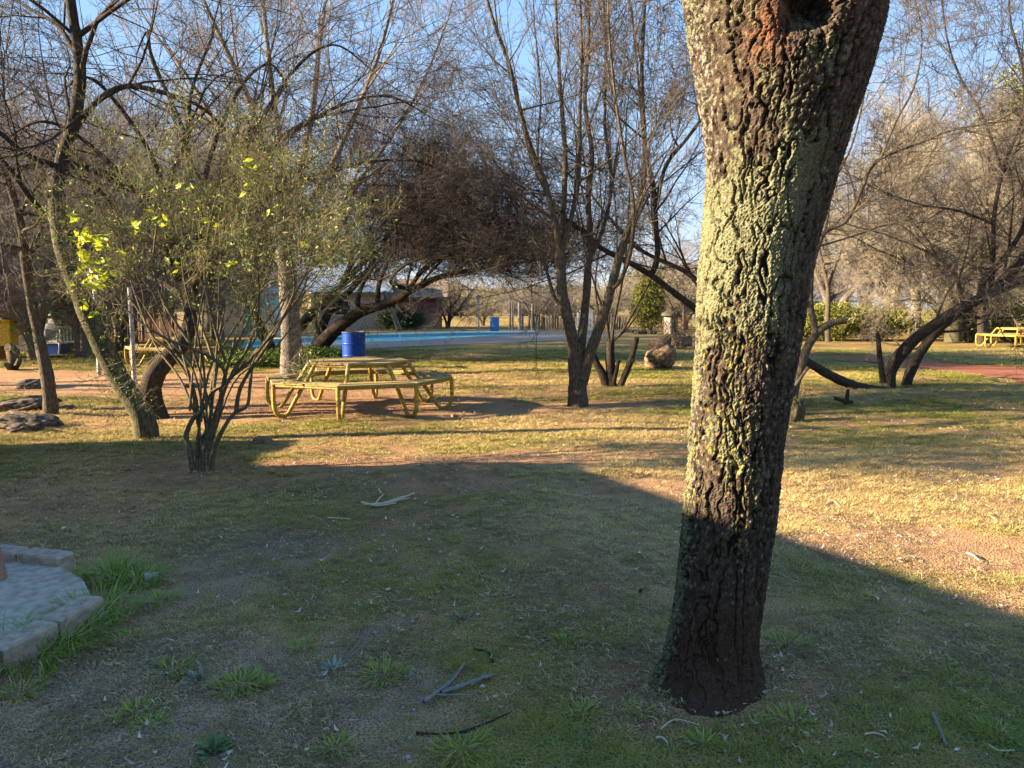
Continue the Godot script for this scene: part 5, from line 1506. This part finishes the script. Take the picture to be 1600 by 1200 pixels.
func buildings() -> void:
	R.seed = 500
	# cream house behind the pool
	var h := thing("cream_house", "low cream and pink plastered house with a thatched roof behind the pool", "house", Vector3(-11.6, 0, -51))
	wall_block("wall", Vector3(2.3, 2.5, 0.25), Vector3(-2.6, 0, 0.75), M.cream, h, -0.55)
	wall_block("wall", Vector3(4.2, 2.5, 0.25), Vector3(0.6, 0, 0.5), M.pink, h)
	wall_block("wall", Vector3(0.25, 2.5, 4.0), Vector3(-3.7, 0, -1.5), M.cream, h)
	wall_block("wall", Vector3(0.25, 2.5, 3.4), Vector3(2.6, 0, -1.4), M.pink, h)
	wall_block("wall", Vector3(6.4, 2.5, 0.25), Vector3(-0.5, 0, -3.3), M.pink, h)
	var win := wall_block("window", Vector3(1.0, 0.9, 0.06), Vector3(0.2, 1.0, 0.65), M.dark_open, h)
	wall_block("frame", Vector3(1.12, 0.07, 0.1), Vector3(0, -0.07, 0.02), M.white, win)
	wall_block("frame", Vector3(1.12, 0.07, 0.1), Vector3(0, 0.9, 0.02), M.white, win)
	var roof := func(parent: Node, w: float, dep: float, y: float, rise: float, at: Vector3, m: Material) -> void:
		var p := PackedVector2Array([Vector2(-dep / 2, 0), Vector2(0, rise), Vector2(dep / 2, 0), Vector2(dep / 2 - 0.15, -0.14), Vector2(0, rise - 0.25), Vector2(-dep / 2 + 0.15, -0.14)])
		var t := Tube.new()
		for i in 6:
			var a := p[i]
			var b := p[(i + 1) % 6]
			t.quad(Vector3(-w / 2, a.y, a.x), Vector3(-w / 2, b.y, b.x), Vector3(w / 2, b.y, b.x), Vector3(w / 2, a.y, a.x), Vector3.ZERO)
		for s in [-w / 2, w / 2]:
			for i in [[0, 1, 5], [5, 1, 4], [1, 2, 4], [4, 2, 3]]:
				t.tri(Vector3(s, p[i[0]].y, p[i[0]].x), Vector3(s, p[i[1]].y, p[i[1]].x), Vector3(s, p[i[2]].y, p[i[2]].x), Vector3.ZERO)
		obj("roof", t.mesh(), m, parent, at + Vector3(0, y, 0))
	roof.call(h, 8.2, 5.0, 2.5, 1.3, Vector3(-0.6, 0, -1.3), M.zinc)
	var e := thing("brick_house", "thatched brick end building behind the dark hedge", "house", Vector3(-7.5, 0, -52.5))
	wall_block("wall", Vector3(4.6, 2.15, 3.0), Vector3(0, 0, -1.5), M.brick[1], e)
	brick_run(e, -2.28, 2.28, 1.0, 2.1, 0.02, 0.42, 0.16)
	wall_block("post", Vector3(0.3, 2.1, 0.3), Vector3(-2.1, 0, 0.9), M.dark_open, e)
	wall_block("door", Vector3(0.9, 2.0, 0.06), Vector3(-1.2, 0, 0.06), M.dark_open, e)
	roof.call(e, 6.4, 4.0, 2.2, 1.3, Vector3(-0.2, 0, -1.4), M.thatch)
	var c := new_tree("stem_tree", "pale leaning bare stem in front of the dark hedge behind the pool", "tree", G(626, 521), M.bark_grey, M.twigs_far, M.twig_pink)
	var l := limb(c, "trunk", pix([626, 523, 47.5, 620, 505, 47.5, 612, 485, 47.5, 600, 455, 47.5]), 0.2, 0.12)
	finish(c)
	# corrugated shelter behind the leaning tree
	var s := thing("shelter", "open shelter with a grey corrugated roof behind the leaning tree", "shelter", Vector3(-19.2, 0, -34))
	for i in 6:
		var o := obj("roof_sheet", corrugated(1.02, 3.6), M.zinc, s, Vector3(-2.6 + i * 1.03, 4.0 + 0.003 * (i % 2), 0))
		o.rotation.x = 0.16
	for q in [[-2.8, 1.5], [2.8, 1.5], [-2.8, -1.5], [2.8, -1.5]]:
		wall_block("post", Vector3(0.14, 3.65 if q[1] > 0 else 4.1, 0.14), Vector3(q[0], 0, q[1]), M.timber[1], s)
	# white caravan and wall at the left edge
	var v := thing("caravan", "white caravan standing behind the yellow bins at the left edge", "caravan", Vector3(-20.5, 0, -31))
	obj("body", box(4.6, 2.0, 2.0, 0.12), M.white, v, Vector3(0, 0.45, 0))
	wall_block("window", Vector3(1.3, 0.6, 0.03), Vector3(0.6, 1.5, 1.0), M.dark_open, v)
	wall_block("window", Vector3(0.9, 0.6, 0.03), Vector3(-1.2, 1.5, 1.0), M.dark_open, v)
	for x in [-0.9, 0.9]:
		var w := obj("wheel", lathe([0.0, -0.09, 0.3, -0.09, 0.33, 0.0, 0.3, 0.09, 0.0, 0.09], 18), M.dark_metal, v, Vector3(x, 0.33, 0.95))
		w.rotation.x = PI / 2
	var f := thing("paling_fence", "reddish fence of upright palings behind the plain white pole", "fence", Vector3(-17.0, 0, -33))
	for i in 34:
		wall_block("paling", Vector3(0.11, rnd(1.15, 1.3), 0.025), Vector3(-2.3 + i * 0.135, 0, rnd(-0.01, 0.01)), M.brick[i % 3], f)
	var wv := thing("white_shed", "small white shed with a grey roof seen through the green shrub", "shed", Vector3(-13.6, 0, -39))
	wall_block("wall", Vector3(3.4, 2.1, 2.4), Vector3.ZERO, M.white, wv)
	wall_block("door", Vector3(0.9, 1.9, 0.05), Vector3(0.5, 0, 1.21), M.teal, wv)
	for i in 4:
		var o := obj("roof_sheet", corrugated(0.98, 3.0), M.zinc, wv, Vector3(-1.5 + i * 1.0, 2.35 + 0.003 * (i % 2), 0))
		o.rotation.x = 0.12
	# silver roofed building at the right
	var b := thing("silver_roof_building", "low building with a silver corrugated roof between the big trunk and the bushes", "building", Vector3(19.5, 0, -52))
	wall_block("wall", Vector3(7, 2.0, 4), Vector3(0, 0, -1), M.pink, b)
	for i in 8:
		var o := obj("roof_sheet", corrugated(0.98, 5.2), M.zinc, b, Vector3(-3.5 + i * 1.0, 2.6 + 0.003 * (i % 2), -0.6))
		o.rotation.x = 0.3
	# house beside the photographer, outside the picture on the left: its shadow lies over the foreground
	var near := thing("near_house", "plastered house outside the picture to the left whose shadow covers the foreground", "house", Vector3(-7.0, 0, -0.36))
	var wall := Tube.new()
	var e0 := 2.42
	var ridge := 3.52
	# side walls with gable tops towards the lawn
	for x in [0.0, -5.0]:
		var poly := PackedVector2Array([Vector2(-5.55, 0), Vector2(-5.55, e0), Vector2(0.3, ridge), Vector2(6.0, e0), Vector2(6.0, 0)])
		for sgn in [0.0, -0.25]:
			for i in range(1, 4):
				wall.tri(Vector3(x + sgn, poly[0].y, poly[0].x), Vector3(x + sgn, poly[i].y, poly[i].x), Vector3(x + sgn, poly[i + 1].y, poly[i + 1].x), Vector3.ZERO)
	obj("wall", wall.mesh(), M.pink, near)
	wall_block("wall", Vector3(4.7, e0, 0.25), Vector3(-2.6, 0, -5.42), M.pink, near)
	wall_block("wall", Vector3(4.7, e0, 0.25), Vector3(-2.6, 0, 5.87), M.pink, near)
	for sgn in [-1.0, 1.0]:
		var z0 := -5.75 if sgn < 0 else 6.2
		var run := Vector2(absf(z0 - 0.3), ridge - e0 + 0.04).length()
		for i in 6:
			var o := obj("roof_sheet", corrugated(0.98, run), M.zinc, near, Vector3(-4.9 + i * 0.97, (ridge + e0) / 2 + 0.07 + 0.003 * (i % 2), (z0 + 0.3) / 2))
			o.rotation.x = -sgn * -atan2(ridge - e0, absf(z0 - 0.3))
	win = wall_block("window", Vector3(0.06, 1.1, 1.4), Vector3(0.02, 1.0, -2.5), M.dark_open, near)
	wall_block("frame", Vector3(0.1, 0.08, 1.55), Vector3(0.02, -0.08, 0), M.white, win)
	wall_block("door", Vector3(0.06, 2.0, 0.9), Vector3(0.02, 0, 2.0), M.timber[1], near)
	var gw := thing("garden_wall", "low plastered garden wall outside the picture at the left", "wall", Vector3(-7.0, 0, -7.0))
	wall_block("wall", Vector3(0.22, 1.5, 1.72), Vector3(-0.12, 0, 0), M.pink, gw)
	wall_block("coping", Vector3(0.3, 0.07, 1.78), Vector3(-0.12, 1.502, 0), M.concrete, gw)

func strip_blade(st: Tube, p: Vector3, dir: Vector3, L: float, w: float, droop: float) -> void:
	var side := Vector3(-dir.z, 0, dir.x).normalized() * w
	var q := p
	var up := Vector3(dir.x * 0.35, 1.0, dir.z * 0.35).normalized()
	var n := Vector3.ZERO
	for k in 3:
		var e := q + up * L / 3.0
		up = (up + dir * droop * 0.6 + Vector3(0, -droop * 0.45, 0)).normalized()
		var s1 := side * (1.0 - k * 0.25)
		var s2 := side * (0.75 - k * 0.25)
		if k < 2:
			st.quad(q - s1, q + s1, e + s2, e - s2, n)
		else:
			st.tri(q - s1, q + s1, e, n)
		q = e

func litter() -> void:
	R.seed = 600
	# paved pad in the lower left corner
	var pad := thing("paved_pad", "low concrete pad edged with kerb blocks in the lower left corner", "paving", Vector3(-2.9, 0, -3.6))
	var org := Vector3(-2.9, 0, -3.6)
	var poly := PackedVector2Array()
	for q in [[-90, 1015], [0, 1000], [140, 928], [130, 905], [95, 885], [0, 868], [-90, 862]]:
		var p := G(q[0], q[1], 0.06)
		poly.append(Vector2(p.x - org.x, p.z - org.z))
	obj("slab", prism(poly, -0.08, 0.06, 0.0), M.concrete, pad)
	var kerb := func(a: Vector3, b: Vector3) -> void:
		var m := (a + b) / 2 - org
		var o := obj("kerb_block", box(a.distance_to(b) - 0.012, 0.2, 0.115, 0.012), M.kerb, pad, Vector3(m.x, -0.085 + rnd(-0.004, 0.004), m.z))
		o.rotation.y = -atan2(b.z - a.z, b.x - a.x)
		o.rotation.x = rnd(-0.02, 0.02)
	var pa := G(150, 930, 0.115)
	var pb := G(78, 968, 0.115)
	var pc := G(-12, 1012, 0.115)
	kerb.call(pb, pa)
	kerb.call(pc, pb)
	kerb.call(pc + (pc - pb), pc)
	var ka := G(106, 866, 0.115)
	var kb := G(36, 859, 0.115)
	kerb.call(kb, ka)
	kerb.call(kb + (kb - ka), kb)
	kerb.call(kb + (kb - ka) * 2.0, kb + (kb - ka))
	var post := thing("leaning_post", "round terracotta-coloured post cut off by the left edge of the picture", "post", G(-6, 905, 0.06))
	var t := Tube.new()
	t.tube(PackedVector3Array([Vector3(0, -0.03, 0), Vector3(-0.05, 0.3, 0.0), Vector3(-0.16, 1.0, 0.0)]), 0.055, 0.05, 16, 0, 0, null, true)
	obj("shaft", t.mesh(), M.terracotta, post)
	# long grass along the kerb and tufts on the lawn
	var tufts := [
		[60, 1040, 0.20, 60, "tuft of long green grass in front of the kerb, at the left"], [110, 1005, 0.22, 80, "dense tuft of long green grass against the front kerb block"], [160, 965, 0.2, 70, "long green grass at the corner of the front kerb"], [175, 905, 0.2, 80, "arching green grass in the gap between the two kerbs"], [215, 915, 0.16, 70, "spreading green grass right of the kerb gap"], [250, 945, 0.12, 60, "low green grass right of the pale stone"], [30, 1085, 0.11, 60, "yellowing grass tuft below the kerb at the left edge"], [200, 1000, 0.09, 45, "short green grass right of the front kerb"], [5, 1010, 0.2, 30, "grass blades against the kerb at the left edge"],
		[270, 1050, 0.10, 55, "yellow-green grass tuft right of the kerb, alone on the dark soil"], [375, 1075, 0.12, 80, "wide grass tuft on the dark soil, lower left of the middle"], [215, 1115, 0.10, 55, "small grass tuft near the lower left corner"], [235, 1132, 0.07, 40, "short bright tuft just below the small tuft at lower left"], [600, 1055, 0.11, 80, "bushy yellow-green tuft left of the fallen lichen branch"], [720, 1165, 0.11, 70, "grass tuft at the bottom edge below the lichen branch"], [910, 1108, 0.08, 45, "dry grass tuft left of the big trunk's foot"], [1000, 1112, 0.07, 40, "brown dry tuft close to the big trunk's foot"], [580, 945, 0.07, 40, "small green tuft on the shaded lawn in the middle"], [885, 1000, 0.08, 50, "yellowish tuft on the shaded lawn left of the trunk"], [980, 880, 0.07, 40, "green tuft on the shaded lawn near the trunk's left side"], [1230, 1015, 0.11, 55, "green tuft right of the big trunk's foot"], [1240, 1140, 0.10, 45, "dry yellowish tuft at the bottom right of the trunk"], [1560, 1150, 0.08, 40, "grass tuft near the lower right corner"], [520, 1170, 0.08, 50, "grass tuft at the bottom edge left of the middle"], [1100, 1160, 0.07, 40, "tuft at the bottom edge below the trunk"], [470, 1010, 0.08, 45, "thin tuft on the shaded lawn left of the middle"]]
	for q in tufts:
		t = Tube.new()
		var h: float = q[2] * (0.9 if q[2] > 0.13 else 0.62)
		var green := R.randf()
		for i in int(q[3] * (3.2 if q[2] > 0.13 else 2.0)):
			var a := rnd(0, TAU)
			var dir := Vector3(cos(a), 0, sin(a))
			strip_blade(t, dir * h * (0.9 if h > 0.1 else 1.3) * sqrt(R.randf()) + Vector3(0, -0.005, 0), dir, h * rnd(0.4, 1.3), 0.003, rnd(0.5, 1.7))
			var c := Color(0.13, 0.21, 0.03).lerp(Color(0.30, 0.28, 0.06), R.randf() * (0.35 if h > 0.13 else 0.95))
			if R.randf() < 0.12:
				c = Color(0.34, 0.28, 0.13)
			while t.c.size() < t.v.size():
				t.c.append(c)
		var o := obj("grass_tuft", t.mesh(), M.blade, self, on(G(q[0], q[1])))
		tag(o, q[4], "grass tuft", "grass tufts on the shaded lawn")
	# broad weeds
	for q in [[335, 1175, 0.06, 80, Color(0.13, 0.19, 0.08), "blue-green leafy rosette at the bottom left"], [310, 1060, 0.06, 22, Color(0.20, 0.24, 0.17), "pale grey-green weed left of the wide grass tuft"], [405, 1075, 0.06, 20, Color(0.2, 0.25, 0.05), "bright yellow-green weed in the wide grass tuft"], [520, 1045, 0.06, 30, Color(0.24, 0.28, 0.22), "silvery sprawling weed left of the bushy tuft"], [1185, 1055, 0.05, 18, Color(0.1, 0.15, 0.06), "small weed beside the right of the big trunk"], [1000, 925, 0.05, 16, Color(0.08, 0.17, 0.06), "small fresh green weed on the shaded lawn left of the trunk"], [725, 965, 0.05, 20, Color(0.17, 0.2, 0.14), "grey-green weed in the middle of the shaded lawn"]]:
		t = Tube.new()
		for i in int(q[3]):
			var a := rnd(0, TAU)
			leaf_into(t, Vector3(cos(a), 0, sin(a)) * 0.03 * R.randf(), Vector3(cos(a), rnd(0.1, 1.6), sin(a)).normalized(), float(q[2]) * rnd(0.35, 1.15), 0.3, 0.15)
			var c: Color = q[4] * rnd(0.75, 1.2)
			while t.c.size() < t.v.size():
				t.c.append(c)
		tag(obj("weed", t.mesh(), M.blade, self, on(G(q[0], q[1]))), q[5], "weed")
	# silvery trailing stalks of the sprawling weed
	t = Tube.new()
	for i in 5:
		var e := Vector3(0.03 + 0.035 * i, 0.02, -0.02 * i)
		e += Vector3(rnd(-0.04, 0.04), 0, rnd(-0.05, 0.03))
		t.tube(smooth(PackedVector3Array([Vector3.ZERO, e * 0.6 + Vector3(rnd(-0.02, 0.05), 0.05 + 0.012 * i, -0.05), e + Vector3(rnd(0.0, 0.09), rnd(0.06, 0.13), -0.14), e + Vector3(rnd(0.06, 0.16), rnd(0.05, 0.1), -0.18)]), 4), 0.0022, 0.0012, 4)
		for k in 14:
			leaf_into(t, e * 0.6 + Vector3(0.02 + 0.009 * k, 0.08, -0.05 - 0.011 * k) + rv() * 0.012, rv().normalized(), 0.016, 0.4)
	tag(obj("dry_plant", t.mesh(), M.lichen_twig, self, on(G(530, 1040))), "thin silvery plant with trailing stalks left of the fallen lichen branch", "plant")
	# fallen branch crusted with lichen
	var fb := thing("fallen_branch", "forked fallen branch crusted with grey lichen on the shaded lawn", "branch", on(G(690, 1080)))
	for q in [[[662, 1096, 690, 1076, 708, 1060, 726, 1038], 0.011, 0.007], [[690, 1080, 720, 1072, 745, 1064, 772, 1054], 0.013, 0.009], [[682, 1085, 710, 1084, 738, 1083], 0.006, 0.004], [[735, 1070, 750, 1062, 760, 1050], 0.006, 0.004]]:
		var p := PackedVector3Array()
		for i in q[0].size() / 2:
			p.append(on(G(q[0][i * 2], q[0][i * 2 + 1]), 0.018 + rnd(0, 0.012)) - fb.position)
		t = Tube.new()
		t.tube(smooth(p, 14), q[1] * 0.85, q[2] * 0.8, 12, 0.8, 0, N3, true)
		obj("stick", t.mesh(), M.lichen_twig, fb)
	var tw := thing("dry_twigs", "bundle of pale dry twigs lying on the shaded lawn", "twigs", on(G(605, 785)))
	for q in [[570, 796, 610, 793, 648, 777], [585, 795, 592, 785, 600, 776], [588, 796, 615, 788, 640, 786], [600, 792, 622, 783, 635, 779], [565, 795, 590, 797, 620, 795], [598, 777, 594, 774, 592, 772]]:
		var p := PackedVector3Array()
		for i in 3:
			p.append(on(G(q[i * 2], q[i * 2 + 1]), 0.012 + rnd(0, 0.03)) - tw.position)
		t = Tube.new()
		t.tube(smooth(p, 4), 0.009, 0.005, 6)
		obj("twig", t.mesh(), M.straw, tw)
	var n := 0
	for q in [[[512, 812, 530, 812, 548, 814], 0.006, "straight pale stick left of the dry twig bundle", M.straw], [[1456, 1125, 1466, 1145, 1478, 1172], 0.008, "short lichen-grey stick near the lower right corner", M.lichen_twig], [[1350, 1155, 1365, 1153, 1382, 1158], 0.004, "curved pale pod at the bottom right", M.straw], [[1545, 1168, 1560, 1176, 1585, 1175], 0.0035, "curved thin twig at the lower right corner", M.straw], [[1032, 1140, 1055, 1127, 1092, 1136], 0.003, "bent dry grass stem in front of the big trunk", M.straw], [[1053, 1085, 1062, 1092, 1066, 1102], 0.004, "pale curved pod at the left foot of the big trunk", M.straw], [[1025, 1152, 1035, 1152, 1043, 1160], 0.004, "pale curved pod at the bottom edge below the trunk", M.straw], [[1510, 870, 1520, 873, 1530, 880], 0.007, "pale stick on the sunlit soil at the right", M.straw], [[1290, 790, 1302, 784, 1312, 793], 0.008, "crooked dry twig on the sunlit grass right of the trunk", M.straw], [[740, 1010, 762, 1015, 770, 1030], 0.007, "dark crooked twig above the lichen branch", M.bark_dark], [[650, 1140, 720, 1135, 800, 1105], 0.005, "long thin dark twig in the grass below the lichen branch", M.bark_dark]]:
		var p := PackedVector3Array()
		for i in 3:
			p.append(on(G(q[0][i * 2], q[0][i * 2 + 1]), 0.008))
		t = Tube.new()
		t.tube(smooth(p, 5), q[1], q[1] * 0.6, 7, 0.3, 0, N2, true)
		tag(obj("stick", t.mesh(), q[3]), q[2], "stick")
	# dead stub in the grass at the right
	var c := new_tree("root_stub", "small broken root stub in the grass left of the sprawling tree's foot", "stump", on(G(1318, 626)), M.bark_dark, M.twigs, M.twig_mat)
	for q in [[[1322, 632, 11.4, 1324, 618, 11.4, 1325, 608, 11.4], 0.04, 0.02], [[1322, 628, 11.4, 1312, 624, 11.4, 1304, 622, 11.4], 0.035, 0.025], [[1322, 628, 11.4, 1330, 628, 11.4, 1333, 628, 11.4], 0.03, 0.02]]:
		limb(c, "stub", pix(q[0]), q[1], q[2], 0.1, true)
